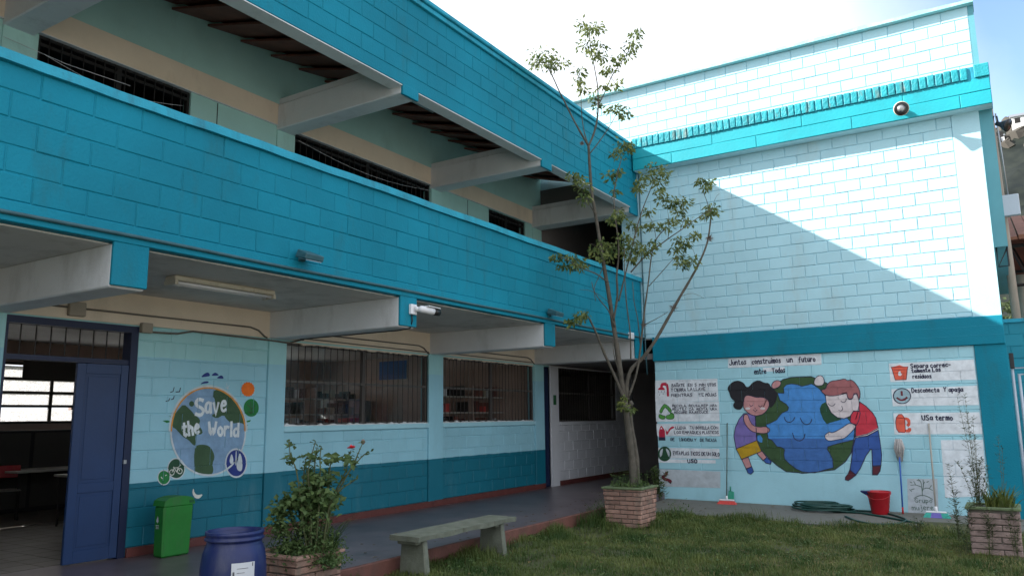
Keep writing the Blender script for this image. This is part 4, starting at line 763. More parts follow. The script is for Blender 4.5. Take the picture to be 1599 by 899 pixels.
outl2('painted_bicycle', [gM(ell(335,202,16,18,14)), gM(ell(388,193,16,18,14))], 0.009, 6, True, 'q_cream'); outl2('painted_bicycle', [gM([(335,202),(350,172),(375,170),(388,193)]), gM([(350,172),(366,198),(378,168),(395,150)]), gM([(345,165),(356,172)])], 0.009, 7, False, 'q_cream')
outl2('painted_face', [gM([(262,232),(272,245)]), gM([(290,225),(300,218)])], 0.009, 6, False, 'q_cream')
decl('painted_moon', 'q_cream', [gM(smooth([(480,303),(488,340),(508,355),(547,346),(525,376),(495,378),(472,345)], 1))], 1)
decl('painted_cloud', 'q_navy', [gN(smooth(p, 1)) for p in ([(555,400),(570,380),(595,365),(612,367),(622,390),(590,395)], [(625,387),(650,366),(665,368),(685,386),(655,388)], [(663,405),(690,386),(705,386),(718,408),(690,408)], [(548,450),(570,430),(610,425),(608,440),(575,443)])], 1)
outl2('painted_bird', [gN([(340,505),(360,498),(368,468)]), gN([(378,502),(405,500),(412,472)]), gN([(308,568),(330,562),(338,545)]), gN([(345,555),(362,550),(368,530)])], 0.010, 1, False, 'p_line')
decl('painted_leaf', 'q_leaf', [gN(p) for p in ([(285,703),(320,700),(348,710),(315,719)], [(330,668),(362,680),(355,690)], [(355,640),(380,655),(365,662)], [(875,705),(905,697),(900,710),(878,715)], [(868,735),(890,732),(872,742)])], 3)
outl2('painted_windmill', [gN([(735,440),(742,490)]), gN([(725,470),(755,480)]), gN([(755,455),(740,475)])], 0.006, 5, False, 'q_white')
def txl(s, p0, p1, cap, wd):
    a, b = gL([p0, p1]); return lettering(s, a, b, cap, wd, iw, 'y', 'q_gtext', LAYL, 6, jit=0.5)
a, b = gL([(205,362), (262,352)]); lettering('S', a, b, 0.20, 0.042, iw, 'y', 'q_gtext', LAYL, 6); txl('ave', (270,338), (412,332), 0.20, 0.034); txl('the', (112,497), (225,478), 0.155, 0.034); txl('World', (292,495), (498,492), 0.155, 0.034)
flush_blocks()
def rv(r, s): return Vector((r.gauss(0, s), r.gauss(0, s), r.gauss(0, s)))
def cat(pts, n=5):
    P_ = [Vector(p) for p in pts]; r = []
    for i in range(len(P_)-1):
        p0, p1, p2, p3 = P_[max(i-1, 0)], P_[i], P_[i+1], P_[min(i+2, len(P_)-1)]
        for k in range(n):
            u = k/n; r.append(0.5*((2*p1)+(p2-p0)*u+(2*p0-5*p1+4*p2-p3)*u*u+(-p0+3*p1-3*p2+p3)*u**3))
    return r+[P_[-1]]
# ================================================================== fixtures
def fluorescent(label, x, y0, y1, z, group=None):
    t = thing('ceiling_light', label, 'light fixture', (x, (y0+y1)/2, z-0.06), group)
    MB().box((x-0.085, y0, z-0.05), (x+0.085, y1, z-0.001)).build('housing', 'lampwhite', t, bevel=0.01)
    for dx in (-0.045, 0.045): MB().tube([(x+dx, y0+0.03, z-0.068), (x+dx, y1-0.03, z-0.068)], 0.015, 10).build('tube', 'plastic_white', t, True)
    for ya in (y0, y1-0.03): bx('end_cap', (x-0.09, ya, z-0.09), (x+0.09, ya+0.03, z-0.045), 'lampwhite', t)
    return t
fluorescent('long cream fluorescent light on the lower corridor soffit', -6.72, 4.50, 5.72, 2.924)
t = thing('ceiling_light', 'slim white strip light under the brown upper roof boards', 'light fixture', (-6.75, 8.0, 5.95))
MB().box((-6.78, 7.45, 5.98), (-6.70, 8.65, 6.03)).build('housing', 'white', t, bevel=0.008); MB().tube([(-6.74, 7.5, 5.965), (-6.74, 8.6, 5.965)], 0.014, 8).build('tube', 'plastic_white', t, True)
for yy_ in (7.6, 8.5): bx('hanger', (-6.745, yy_, 6.028), (-6.735, yy_+0.02, 6.12), 'metal_grey', t)
t = thing('security_camera', 'white bullet security camera on turquoise beam end', 'camera', (F+0.02, 7.05, 2.76))
MB().box((F+0.005, 6.99, 2.735), (F+0.045, 7.10, 2.855)).build('mount_box', 'plastic_white', t, bevel=0.006)
MB().tube([(F+0.045, 7.06, 2.80), (F+0.085, 7.09, 2.80)], [0.035, 0.025], 12).build('bracket', 'plastic_white', t, True)
MB().tube([(F+0.08, 7.07, 2.80), (F+0.10, 7.10, 2.80), (F+0.135, 7.22, 2.79), (F+0.15, 7.29, 2.783)], [0.02, 0.042, 0.042, 0.042], 14).build('body', 'plastic_white', t, True)
MB().tube([(F+0.146, 7.275, 2.784), (F+0.166, 7.36, 2.779)], [0.044, 0.042], 14).build('lens', 'plastic_black', t, True)
MB().hexa([(F+0.10, 7.16, 2.834), (F+0.185, 7.14, 2.834), (F+0.21, 7.34, 2.818), (F+0.12, 7.36, 2.818)], [(F+0.10, 7.16, 2.842), (F+0.185, 7.14, 2.842), (F+0.21, 7.34, 2.826), (F+0.12, 7.36, 2.826)]).build('sun_shield', 'plastic_white', t)
def floodlight(y, z, label):
    t = thing('floodlight', label, 'floodlight', (F+0.03, y, z-0.05))
    MB().box((F+0.002, y-0.03, z-0.04), (F+0.04, y+0.03, z+0.02)).build('bracket', 'pipe_teal', t)
    MB().hexa([(F+0.03, y-0.10, z-0.01), (F+0.20, y-0.12, z-0.055), (F+0.20, y+0.12, z-0.055), (F+0.03, y+0.10, z-0.01)], [(F+0.045, y-0.08, z+0.07), (F+0.215, y-0.12, z-0.0), (F+0.215, y+0.12, z-0.0), (F+0.045, y+0.08, z+0.07)]).build('housing', 'pipe_teal', t, bevel=0.008)
    MB().hexa([(F+0.06, y-0.08, z-0.028), (F+0.19, y-0.10, z-0.062), (F+0.19, y+0.10, z-0.062), (F+0.06, y+0.08, z-0.028)], [(F+0.06, y-0.08, z-0.02), (F+0.19, y-0.10, z-0.055), (F+0.19, y+0.10, z-0.055), (F+0.06, y+0.08, z-0.02)]).build('glass', 'metal_grey', t)
floodlight(5.32, 3.13, 'battered painted floodlight on parapet foot before the security camera'); floodlight(10.3, 3.09, 'small painted floodlight on parapet foot above the third beam end')
t = thing('sensor_box', 'small white box at the corner end of the slab edge', 'box', (F+0.03, 13.32, 2.95))
MB().box((F+0.013, 13.24, 2.93), (F+0.07, 13.40, 3.05)).build('case', 'plastic_white', t, bevel=0.01); bx('cover', (F+0.07, 13.27, 2.95), (F+0.075, 13.37, 3.03), 'paper', t)
# horn loudspeaker on the cornice
hp = Vector((-1.04, W-0.26, 6.42)); t = thing('horn_loudspeaker', 'grey horn loudspeaker fixed to turquoise cornice', 'loudspeaker', hp)
ax = Vector((0.1, -1, -0.22)).normalized()
def alongtube(name, m, prof, n=24, org=hp, d=ax): return MB().tube([org+d*s for s, r in prof], [r for s, r in prof], n).build(name, m, t, True)
alongtube('driver', 'metal_grey', [(0.0, 0.05), (0.07, 0.05), (0.09, 0.035)]); alongtube('horn', 'lampwhite', [(0.08, 0.03), (0.14, 0.05), (0.19, 0.09), (0.22, 0.115), (0.228, 0.118)]); alongtube('horn_mouth', 'plastic_black', [(0.2285, 0.108), (0.230, 0.106)]); alongtube('re_entrant_cone', 'metal_grey', [(0.231, 0.06), (0.245, 0.03)])
# flood lamp on the far corner
hp = Vector((0.24, W+0.25, 5.98)); t = thing('flood_lamp', 'dark bell shaped flood lamp bracketed off the annex corner', 'lamp', hp)
MB().tube([(0.2, W+0.2, 6.08), (0.23, W+0.2, 6.19), (0.27, W+0.2, 6.18), (0.28, W+0.2, 6.05)], 0.012, 6).build('bracket', 'plastic_black', t, True)
d2_ = Vector((0.75, -0.35, -0.42)).normalized(); o2 = Vector((0.25, W+0.2, 6.06))
alongtube('reflector', 'lamp_dark', [(0.0, 0.03), (0.07, 0.04), (0.12, 0.07), (0.18, 0.10), (0.19, 0.105)], 20, o2, d2_); alongtube('lens', 'plastic_black', [(0.192, 0.097), (0.196, 0.094)], 20, o2, d2_)

# ================================================================== things on the ground
# green litter bin on the walkway
t = thing('litter_bin', 'bright green rectangular litter bin beside the blue door', 'bin', (-7.71, 5.37, 0.13))
MB().hexa([(-7.80, 5.215, 0.131), (-7.625, 5.205, 0.131), (-7.625, 5.535, 0.131), (-7.80, 5.525, 0.131)], [(-7.805, 5.205, 0.66), (-7.612, 5.192, 0.66), (-7.612, 5.552, 0.66), (-7.805, 5.545, 0.66)]).build('body', 'bin_green', t, bevel=0.018)
ld = MB(); n = 8
for i in range(n):
    a0, a1 = math.pi*i/n, math.pi*(i+1)/n; ya, yb = 5.375-0.187*math.cos(a0), 5.375-0.187*math.cos(a1)
    za, zb = 0.66+0.09*math.sin(a0)**0.6, 0.66+0.09*math.sin(a1)**0.6
    ld.hexa([(-7.808, ya, 0.655), (-7.612, ya, 0.655), (-7.612, yb, 0.655), (-7.808, yb, 0.655)], [(-7.808, ya, za), (-7.612, ya, za), (-7.612, yb, zb), (-7.808, yb, zb)])
ld.build('lid', 'bin_green', t); bx('slot', (-7.611, 5.49, 0.672), (-7.606, 5.545, 0.70), 'bin_dark', t)
MB().lathe([(0.0, 0), (0.018, 0.001), (0.014, 0.003), (0.0, 0.005)], (0, 0, 0), 10)
me_ = MB().add([(-7.72, 5.1945, 0.56), (-7.70, 5.1945, 0.50), (-7.72, 5.1945, 0.48), (-7.74, 5.1945, 0.50)], [(0, 1, 2, 3)]).build('emblem', 'p_grey', t)
for z in (0.455, 0.44, 0.425): bx('emblem_line', (-7.745, 5.195, z), (-7.695, 5.198, z+0.006), 'p_grey', t)
# blue barrel
bc = Vector((-5.05, 4.05, -0.04)); t = thing('barrel', 'dark blue plastic barrel with white label at walkway edge', 'barrel', bc)
MB().lathe([(0.19, 0), (0.21, 0.01), (0.222, 0.06), (0.235, 0.2), (0.242, 0.36), (0.238, 0.5), (0.226, 0.6), (0.208, 0.655), (0.200, 0.67), (0.198, 0.70)], bc, 40).build('body', 'barrel', t, True)
MB().lathe([(0.199, 0.695), (0.214, 0.70), (0.216, 0.712), (0.207, 0.718), (0.207, 0.735), (0.214, 0.742), (0.212, 0.762), (0.198, 0.764), (0.192, 0.74), (0.19, 0.72)], bc, 40).build('rim', 'barrel', t, True)
lb = MB(); ang0, ang1 = math.radians(-42), math.radians(-2)
for i in range(8):
    a, b = ang0+(ang1-ang0)*i/8, ang0+(ang1-ang0)*(i+1)/8
    pf = lambda an, z: (bc.x+0.2445*math.cos(an), bc.y+0.2445*math.sin(an), bc.z+z)
    lb.add([pf(a, 0.36), pf(b, 0.36), pf(b, 0.56), pf(a, 0.56)], [(0, 1, 2, 3)])
lb.build_raw('label', 'paper', t)
for a_, z0, z1 in ((-39, 0.39, 0.5), (-37.5, 0.39, 0.5), (-6, 0.53, 0.555)):
    a_ = math.radians(a_); q = (bc.x+0.2455*math.cos(a_), bc.y+0.2455*math.sin(a_)); MB().tube([(q[0], q[1], bc.z+z0), (q[0], q[1], bc.z+z1)], 0.003, 4).build('print_mark', 'p_black', t)
for z, a0_, a1_ in ((0.52, -33, -14), (0.49, -33, -20), (0.44, -30, -10)):
    MB().tube([(bc.x+0.245*math.cos(math.radians(q)), bc.y+0.245*math.sin(math.radians(q)), bc.z+z) for q in np.linspace(a0_, a1_, 5)], 0.0015, 4).build('print_line', 'p_black', t)
# bench
t = thing('bench', 'weathered concrete slab bench beside the walkway edge', 'bench', (-5.24, 7.15, 0.0))
st = MB(); ys_ = np.linspace(6.28, 8.10, 13)
for a, b in zip(ys_[:-1], ys_[1:]):
    w1, w2 = 0.006*math.sin(a*9), 0.006*math.sin(b*9)
    st.hexa([(-5.45, a, 0.325+w1), (-5.08, a, 0.325+w1), (-5.08, b, 0.325+w2), (-5.45, b, 0.325+w2)], [(-5.455+w1, a, 0.378), (-5.075+w2, a, 0.375), (-5.075+w1, b, 0.375), (-5.455+w2, b, 0.378)])
st.build('seat', 'bench', t)
for y in (6.43, 7.86):
    MB().hexa([(-5.43, y-0.04, -0.1), (-5.06, y-0.04, -0.1), (-5.06, y+0.04, -0.1), (-5.43, y+0.04, -0.1)], [(-5.40, y-0.035, 0.326), (-5.11, y-0.035, 0.326), (-5.11, y+0.035, 0.326), (-5.40, y+0.035, 0.326)]).build('leg', 'bench', t, bevel=0.012)
    bx('bracket', (-5.38, y-0.12, 0.29), (-5.13, y-0.042, 0.324), 'bench', t, 0.008)
# red bucket with blue scoop lip
bk = Vector((-1.86, 13.60, apron_z(-1.86, 13.6)-0.002)); t = thing('bucket', 'red plastic bucket standing on concrete by the mural', 'bucket', bk)
MB().lathe([(0.118, 0), (0.122, 0.004), (0.168, 0.325), (0.175, 0.33), (0.176, 0.345), (0.166, 0.345), (0.158, 0.32), (0.115, 0.02)], bk, 30).build('body', 'red_plastic', t, True)
MB().hexa([(bk.x-0.25, bk.y-0.06, bk.z+0.325), (bk.x-0.15, bk.y-0.08, bk.z+0.27), (bk.x-0.15, bk.y+0.06, bk.z+0.27), (bk.x-0.25, bk.y+0.04, bk.z+0.325)], [(bk.x-0.26, bk.y-0.06, bk.z+0.345), (bk.x-0.12, bk.y-0.1, bk.z+0.348), (bk.x-0.12, bk.y+0.06, bk.z+0.348), (bk.x-0.26, bk.y+0.04, bk.z+0.345)]).build('pouring_lip', 'barrel', t, bevel=0.008)
MB().tube([(bk.x+0.178*math.cos(a), bk.y-0.178*abs(math.sin(a))-0.01, bk.z+0.33-0.10*math.sin(a)) for a in np.linspace(0, math.pi, 11)], 0.005, 6).build('handle', 'red_plastic', t, True)
def clean(label, name, top, foot, m, r=0.012):
    t = thing(name, label, 'broom' if 'broom' in name else 'mop', foot); MB().tube([foot, top], r, 10).build('handle', m, t, True); return t
# broom with red bristles
fx = ony(1135, 783, W-0.32); fz = apron_z(fx[0], fx[1]); ft = Vector((fx[0], fx[1], fz+0.09)); tp = Vector(ony(1135.5, 660, W-0.02)); tp.y = W-0.017
t = clean('broom with green handle and red bristles against the mural', 'broom', tp, ft, 'stick_green', 0.011)
MB().tube([ft+Vector((0, 0, 0.05)), ft-Vector((0, 0, 0.03))], [0.018, 0.022], 10).build('socket', 'plastic_white', t, True)
bx('head', (ft.x-0.13, ft.y-0.03, fz+0.055), (ft.x+0.13, ft.y+0.03, fz+0.082), 'plastic_white', t, 0.008)
MB().hexa([(ft.x-0.165, ft.y-0.05, fz+0.001), (ft.x+0.165, ft.y-0.05, fz+0.001), (ft.x+0.165, ft.y+0.05, fz+0.001), (ft.x-0.165, ft.y+0.05, fz+0.001)], [(ft.x-0.12, ft.y-0.025, fz+0.06), (ft.x+0.12, ft.y-0.025, fz+0.06), (ft.x+0.12, ft.y+0.025, fz+0.06), (ft.x-0.12, ft.y+0.025, fz+0.06)]).build('bristles', 'bristle_red', t)
dp = ony(1139, 775, W-0.1); t = thing('dustpan', 'small green dustpan propped behind the red broom', 'dustpan', (dp[0], W-0.08, apron_z(dp[0], W-0.1)))
zz = apron_z(dp[0], W-0.1); MB().hexa([(dp[0]-0.04, W-0.16, zz+0.0), (dp[0]+0.09, W-0.16, zz+0.0), (dp[0]+0.09, W-0.14, zz+0.0), (dp[0]-0.04, W-0.14, zz+0.0)], [(dp[0]-0.03, W-0.025, zz+0.2), (dp[0]+0.06, W-0.025, zz+0.18), (dp[0]+0.06, W-0.01, zz+0.18), (dp[0]-0.03, W-0.01, zz+0.2)]).build('pan', 'dustpan_green', t, bevel=0.005)
MB().tube([(dp[0], W-0.02, zz+0.19), (dp[0]+0.0, W-0.012, zz+0.27)], 0.01, 8).build('handle', 'dustpan_green', t, True)
# broom with purple and green bristles
fx = ony(1462, 800, W-0.42); fz = apron_z(fx[0], fx[1]); ft = Vector((fx[0], fx[1], fz+0.10)); tp = Vector(ony(1450, 661, W-0.02)); tp.y = W-0.016
t = clean('broom with pale wooden handle and purple and green bristles', 'broom', tp, ft, 'wood_stick', 0.013)
MB().tube([ft+Vector((0, 0, 0.06)), ft-Vector((0, 0, 0.03))], [0.02, 0.026], 10).build('socket', 'plastic_white', t, True)
bx('head', (ft.x-0.14, ft.y-0.03, fz+0.065), (ft.x+0.14, ft.y+0.03, fz+0.092), 'plastic_white', t, 0.01)
for a, b, m in ((-0.17, -0.075, 'bristle_green'), (-0.075, 0.075, 'bristle_purple'), (0.075, 0.18, 'bristle_green')):
    MB().hexa([(ft.x+a*1.05, ft.y-0.06, fz+0.001), (ft.x+b*1.05, ft.y-0.06, fz+0.001), (ft.x+b*1.05, ft.y+0.05, fz+0.001), (ft.x+a*1.05, ft.y+0.05, fz+0.001)], [(ft.x+a*0.8, ft.y-0.025, fz+0.07), (ft.x+b*0.8, ft.y-0.025, fz+0.07), (ft.x+b*0.8, ft.y+0.025, fz+0.07), (ft.x+a*0.8, ft.y+0.025, fz+0.07)]).build('bristles', m, t)
# mop standing on its handle, head up
fx = ony(1410, 801, W-0.22); fz = apron_z(fx[0], fx[1]); ft = Vector((fx[0], fx[1], fz)); tp = Vector(ony(1403, 690, W-0.06)); tp.y = W-0.06
t = clean('upside down mop with blue handle and grey cotton head', 'mop', tp, ft, 'stick_blue', 0.012)
MB().tube([ft, ft+(tp-ft)*0.09], 0.014, 10).build('grip', 'red_plastic', t, True); MB().tube([ft+(tp-ft)*0.9, tp+Vector((0, 0, 0.02))], [0.02, 0.03], 10).build('socket', 'stick_blue', t, True)
mo = MB(); r_ = random.Random(3)
for i in range(46):
    a = r_.uniform(0, 2*math.pi); rr = r_.uniform(0.03, 0.07); ln = r_.uniform(0.18, 0.32); o = tp+Vector((0, -0.005, 0.02)); sx_ = math.cos(a)*rr; sy_ = -abs(math.sin(a))*rr*0.6
    mo.tube([o, o+Vector((sx_*0.7, sy_, 0.03)), o+Vector((sx_*1.2, sy_*1.1, -ln*0.4)), o+Vector((sx_*0.55, sy_, -ln))], 0.007, 5)
mo.build('mop_head', 'mop_cotton', t, True)
# garden hose coil with a loose end
hc = onz(1282, 797, 0.02); t = thing('garden_hose', 'dark green garden hose coiled on concrete under the globe', 'hose', (hc[0], hc[1], apron_z(hc[0], hc[1])))
pts = []
for i in range(190):
    a = i*0.33; lp = a/6.283; k_ = math.sin(lp*2.7); x_ = hc[0]+(0.36+0.06*k_)*math.cos(a)+0.09*math.sin(lp*1.9); y_ = min(13.9, hc[1]+0.24+(0.27+0.06*math.cos(lp*2.1))*math.sin(a)+0.05*math.cos(lp*1.3)); pts.append((x_, y_, apron_z(x_, y_)+0.014+0.0085*lp+0.012*abs(math.sin(a*1.5+lp))))
MB().tube(pts, 0.0135, 7).build('coil', 'rubber_green', t, True)
ends = [(1290,795),(1330,797),(1375,800),(1400,805),(1415,811),(1400,816),(1370,817),(1340,813),(1320,806)]
def gpts(px): return [(p[0], p[1], apron_z(p[0], p[1])+0.016) for p in (onz(a, b, 0.0) for a, b in px)]
MB().tube(cat(gpts(ends)), 0.015, 7).build('loose_end', 'rubber_green', t, True)
MB().tube(gpts([(1300,799),(1345,801),(1385,807),(1420,813),(1442,816)]), 0.015, 7).build('loose_end', 'rubber_green', t, True)

# ================================================================== brick planters
def planter(name, label, x0, x1, y0, y1, z0, z1, taper, bl, bh, m, rim):
    t = thing(name, label, 'planter', ((x0+x1)/2, (y0+y1)/2, z0)); T_ = lambda z: taper*(z-z0)/(z1-z0)
    MB().hexa([(x0+0.03, y0+0.03, z0), (x1-0.03, y0+0.03, z0), (x1-0.03, y1-0.03, z0), (x0+0.03, y1-0.03, z0)], [(x0+0.03-taper, y0+0.03-taper, z1-0.02), (x1-0.03+taper, y0+0.03-taper, z1-0.02), (x1-0.03+taper, y1-0.03+taper, z1-0.02), (x0+0.03-taper, y1-0.03+taper, z1-0.02)]).build('core', 'mortar', t)
    pool = {}; n = int(round((z1-0.03-z0)/bh))
    for k in range(n):
        z = z0+k*bh; tp_ = T_(z+bh/2)
        for side in range(4):
            ln = ((x1-x0) if side % 2 == 0 else (y1-y0))+2*tp_; cnt = max(2, round(ln/bl)); edges = [0]
            for q in range(1, cnt): edges.append(ln*q/cnt+(bl*0.25 if k % 2 else -bl*0.2)+random.uniform(-0.02, 0.02))
            edges.append(ln)
            for a, b in zip(edges[:-1], edges[1:]):
                wd = round(b-a-0.008, 2); key = (wd, )
                if key not in pool:
                    mb = MB().box((-wd/2, -0.022, -bh/2+0.005), (wd/2, 0.03, bh/2-0.005)); o = mb.build('brick', m, t, bevel=0.006); pool[key] = o; me = o.data
                else: o = bpy.data.objects.new('brick', pool[key].data); COL.objects.link(o); par(o, t)
                u = (a+b)/2-ln/2; cx_, cy_ = (x0+x1)/2, (y0+y1)/2; hy, hx_ = (y1-y0)/2+tp_, (x1-x0)/2+tp_; j = random.gauss(0, 0.005)
                if side == 0: loc, rz = (cx_+u, cy_-hy+0.03+j, z+bh/2), 0
                elif side == 1: loc, rz = (cx_+hx_-0.03+j, cy_+u, z+bh/2), math.pi/2
                elif side == 2: loc, rz = (cx_-u, cy_+hy-0.03, z+bh/2), math.pi
                else: loc, rz = (cx_-hx_+0.03, cy_-u, z+bh/2), -math.pi/2
                o.location = loc; o.rotation_euler = (random.gauss(0, .01), random.gauss(0, .008), rz)
    r = MB(); e = taper+0.012; q = 0.075
    for lo, hi in (((x0-e, y0-e, z1-0.03), (x1+e, y0-e+q, z1)), ((x0-e, y1+e-q, z1-0.03), (x1+e, y1+e, z1)), ((x0-e, y0-e+q, z1-0.03), (x0-e+q, y1+e-q, z1)), ((x1+e-q, y0-e+q, z1-0.03), (x1+e, y1+e-q, z1))): r.box(lo, hi)
    r.build('rim', rim, t, bevel=0.006); bx('soil', (x0+0.04, y0+0.04, z1-0.1), (x1-0.04, y1-0.04, z1-0.035), 'soil', t)
    return t
planter('planter', 'square reddish brick planter holding the slender tree', -5.07, -4.53, 10.53, 11.07, -0.03, 0.53, 0.035, 0.22, 0.062, 'brick_pink', 'mossy')
planter('planter', 'reddish brick planter with the rose bush beside the barrel', -5.68, -5.10, 4.72, 5.22, -0.04, 0.42, 0.02, 0.24, 0.062, 'brick_pink', 'brick_pink')
planter('planter', 'pale pink brick planter with spiky leaves by the gate', -0.52, -0.03, 10.40, 10.90, -0.10, 0.485, 0.012, 0.23, 0.066, 'brick_rose', 'mossy')

# ================================================================== plants
TT = np.array([-4.80, 10.80, 0])
def tp3(px, py, dd=0.0):
    n = np.array([0.8, -0.6, 0]) if px < 985 else VIEWN
    if px < 985: n = np.array([-0.8, 0.6, 0.0])
    return Vector(onpl(px, py, TT+np.array([0.42, -0.9, 0])*dd, n))
tree = thing('sapling_tree', 'slender sparse leaved tree growing from the square planter', 'tree', (-4.8, 10.8, 0.49))
BR = [  # (pixel path, depth offsets, r0, r1)
 ([(989,764),(988,730),(985,700),(981,672),(978,648),(976,628)], 0, .062, .046), ([(995,762),(995,725),(991,695),(987,672),(984,648),(981,630)], -.03, .040, .032),
 ([(976,630),(970,590),(965,555),(960,520),(955,488),(950,455),(943,415),(936,372),(929,330),(924,300),(921,262),(919,228)], 0, .045, .020),
 ([(919,228),(906,206),(895,186),(882,160),(872,140),(862,118),(852,100)], .0, .017, .007), ([(919,228),(926,212),(932,190),(934,165),(933,135),(928,105),(923,78),(920,52)], .02, .016, .006),
 ([(934,165),(944,145),(955,120),(966,103),(978,86),(988,65)], .05, .010, .005), ([(921,240),(932,226),(945,208),(955,192),(965,174)], .1, .009, .004), ([(919,228),(912,205),(908,175),(907,140),(905,122)], -.05, .009, .004),
 ([(933,185),(930,165),(930,150)], .1, .005, .003), ([(862,120),(868,108),(876,98)], 0, .005, .003), ([(955,122),(960,130),(962,135)], 0, .005, .003),
 ([(974,622),(962,592),(951,568),(941,545),(932,522),(924,505),(919,496),(908,496)], .15, .026, .010),
 ([(980,624),(979,600),(986,576),(1004,558),(1024,530),(1043,497),(1062,463),(1078,436),(1092,410),(1104,380),(1109,350),(1110,332)], .1, .034, .010), ([(1110,340),(1104,315),(1098,298),(1100,284)], .1, .006, .003), ([(1109,345),(1112,325),(1118,308),(1124,302)], .1, .004, .002),
 ([(981,620),(992,590),(998,560),(1002,525),(1007,480),(1012,445),(1017,402),(1024,375),(1040,355)], .2, .020, .006), ([(958,500),(964,462),(963,430),(966,400),(965,372),(960,335),(959,300),(964,272),(971,246)], .2, .018, .006),
 ([(966,470),(976,430),(986,390),(996,350),(1006,320),(1015,298),(1024,276)], .25, .013, .005), ([(985,425),(1008,400),(1043,373),(1062,360),(1080,347),(1100,333)], .3, .011, .004), ([(1013,447),(1033,425),(1053,403),(1064,400)], .25, .007, .003), ([(1006,507),(1024,498),(1043,487)], .15, .007, .004),
 ([(948,440),(932,428),(917,422),(900,414),(884,405),(872,400)], .2, .011, .004), ([(930,335),(920,318),(912,303),(900,290)], .15, .007, .003), ([(960,510),(950,485),(938,470),(928,455),(924,440)], .2, .009, .005), ([(943,415),(936,430),(928,450),(930,470)], .1, .006, .004),
 ([(956,488),(948,470),(925,455),(905,452)], .1, .005, .002), ([(985,560),(984,520),(978,470),(975,420),(975,385)], .3, .012, .005), ([(975,600),(960,560),(957,530)], .1, .008, .006), ([(1000,540),(996,500),(990,470),(988,440)], .3, .009, .004),
 ([(1092,410),(1086,400),(1082,388)], .1, .004, .002), ([(1025,375),(1020,350),(1012,335)], .2, .005, .002), ([(1043,373),(1045,350),(1042,325)], .3, .005, .002), ([(1062,360),(1068,340),(1066,318)], .3, .004, .002), ([(1064,462),(1082,458),(1100,466)], .1, .003, .0015), ([(940,395),(932,385),(920,380)], .1, .005, .002)]
tm_ = MB()
for path, dd, r0, r1 in BR:
    pts = cat([tp3(a, b, dd*min(1, 0.25+1.5*i/len(path))) for i, (a, b) in enumerate(path)], 4); n = len(pts)
    rr = [(r0+(r1-r0)*(i/(n-1)))*(1+random.uniform(-.09, .09)) for i in range(n)]; tm_.tube(pts, rr, 8)
for a, b in ((976,632),(981,636),(985,630),(974,626),(979,640)): 
    p = tp3(a, b, -.02); tm_.tube([p-Vector((0, 0, .05)), p, p+Vector((0, 0, .05))], [.02, .05, .02], 8)
tm_.build('trunk', 'bark', tree, True)
CL = [(845,85,20),(838,98,12),(856,92,12),(875,98,12),(862,105,8),(908,38,12),(920,48,16),(933,42,12),(938,72,12),(915,72,14),(928,85,10),(940,88,8),(992,52,12),(988,68,12),(978,86,12),(965,92,10),(952,104,14),(946,112,8),(960,132,11),(905,112,10),(903,130,12),(910,140,8),(928,150,10),(942,135,6),(958,170,12),(970,172,13),(975,180,8),(932,165,6),
 (974,226,13),(966,240,12),(980,232,8),(955,275,12),(963,268,8),(910,290,12),(912,308,12),(893,274,9),(905,278,8),(1022,262,15),(1034,270,13),(1014,276,12),(1002,286,12),(1028,285,10),(995,296,8),(1040,312,14),(1030,300,8),(1052,318,12),(1066,316,13),(1060,330,10),(1074,345,11),(1050,345,10),(1040,355,10),(1062,375,12),(1070,382,10),(1055,390,9),(1086,366,9),(1062,402,10),(1082,408,10),(1066,412,8),(1095,282,8),(1105,285,9),(1102,292,6),(1110,325,10),(1103,335,8),(1114,332,8),
 (1020,352,10),(1022,378,8),(1012,388,12),(1004,395,10),(985,378,12),(972,372,12),(962,385,12),(978,392,12),(992,388,10),(948,388,12),(936,395,12),(950,402,10),(925,390,8),(940,380,8),(890,402,12),(902,408,10),(880,414,10),(868,400,9),(895,416,8),(910,416,8),(956,344,9),(968,338,8),(1000,356,8),(905,495,10),(896,502,9),(912,492,8),(890,500,6),(985,405,8),(965,330,7),(960,300,6),(1012,330,8),(985,350,7),
 (972,636,4),(985,638,5),(975,620,3),(968,628,3)]
lm = MB(); r_ = random.Random(11)
for a, b, rad in CL:
    dd = r_.uniform(-.15, .3); c = tp3(a, b, dd); sc_ = 12.0/FPX*rad/12.0*12.0; cr_ = rad/FPX*11.6
    for i in range(int(13+rad*3.0)):
        d = rv(r_, 1).normalized(); p = c+Vector((d.x, d.y, d.z*0.8))*cr_*1.18*r_.random()**0.6
        ld_ = Vector((d.x*0.8, d.y*0.8, -0.55+r_.gauss(0, .4))); lm.leaf(p, ld_, rv(r_, 1)+Vector((0, 0, 1.2)), r_.uniform(.05, .098), r_.uniform(.025, .045), 0.2)
    for i in range(3): 
        p = c+rv(r_, cr_*0.5); lm.tube([c, p], [.003, .0015], 4, False)
lm.build_raw('crown', 'leaf_tree', tree)
for a, b, rad in ((1107,372,7),(1052,480,7),(1108,333,7),(1005,507,5),(909,224,4)):
    c = tp3(a, b, .1); am = MB(); cr_ = rad/FPX*11.6
    for i in range(70): d = rv(r_, 1).normalized(); am.leaf(c, d, rv(r_, 1), cr_*r_.uniform(.7, 1.5), .008)
    am.build_raw('air_plant', 'airplant', tree)
pw = thing('planter_weeds', 'low green weeds around the trunk in the square planter', 'weeds', (-4.8, 10.75, 0.49)); wm = MB()
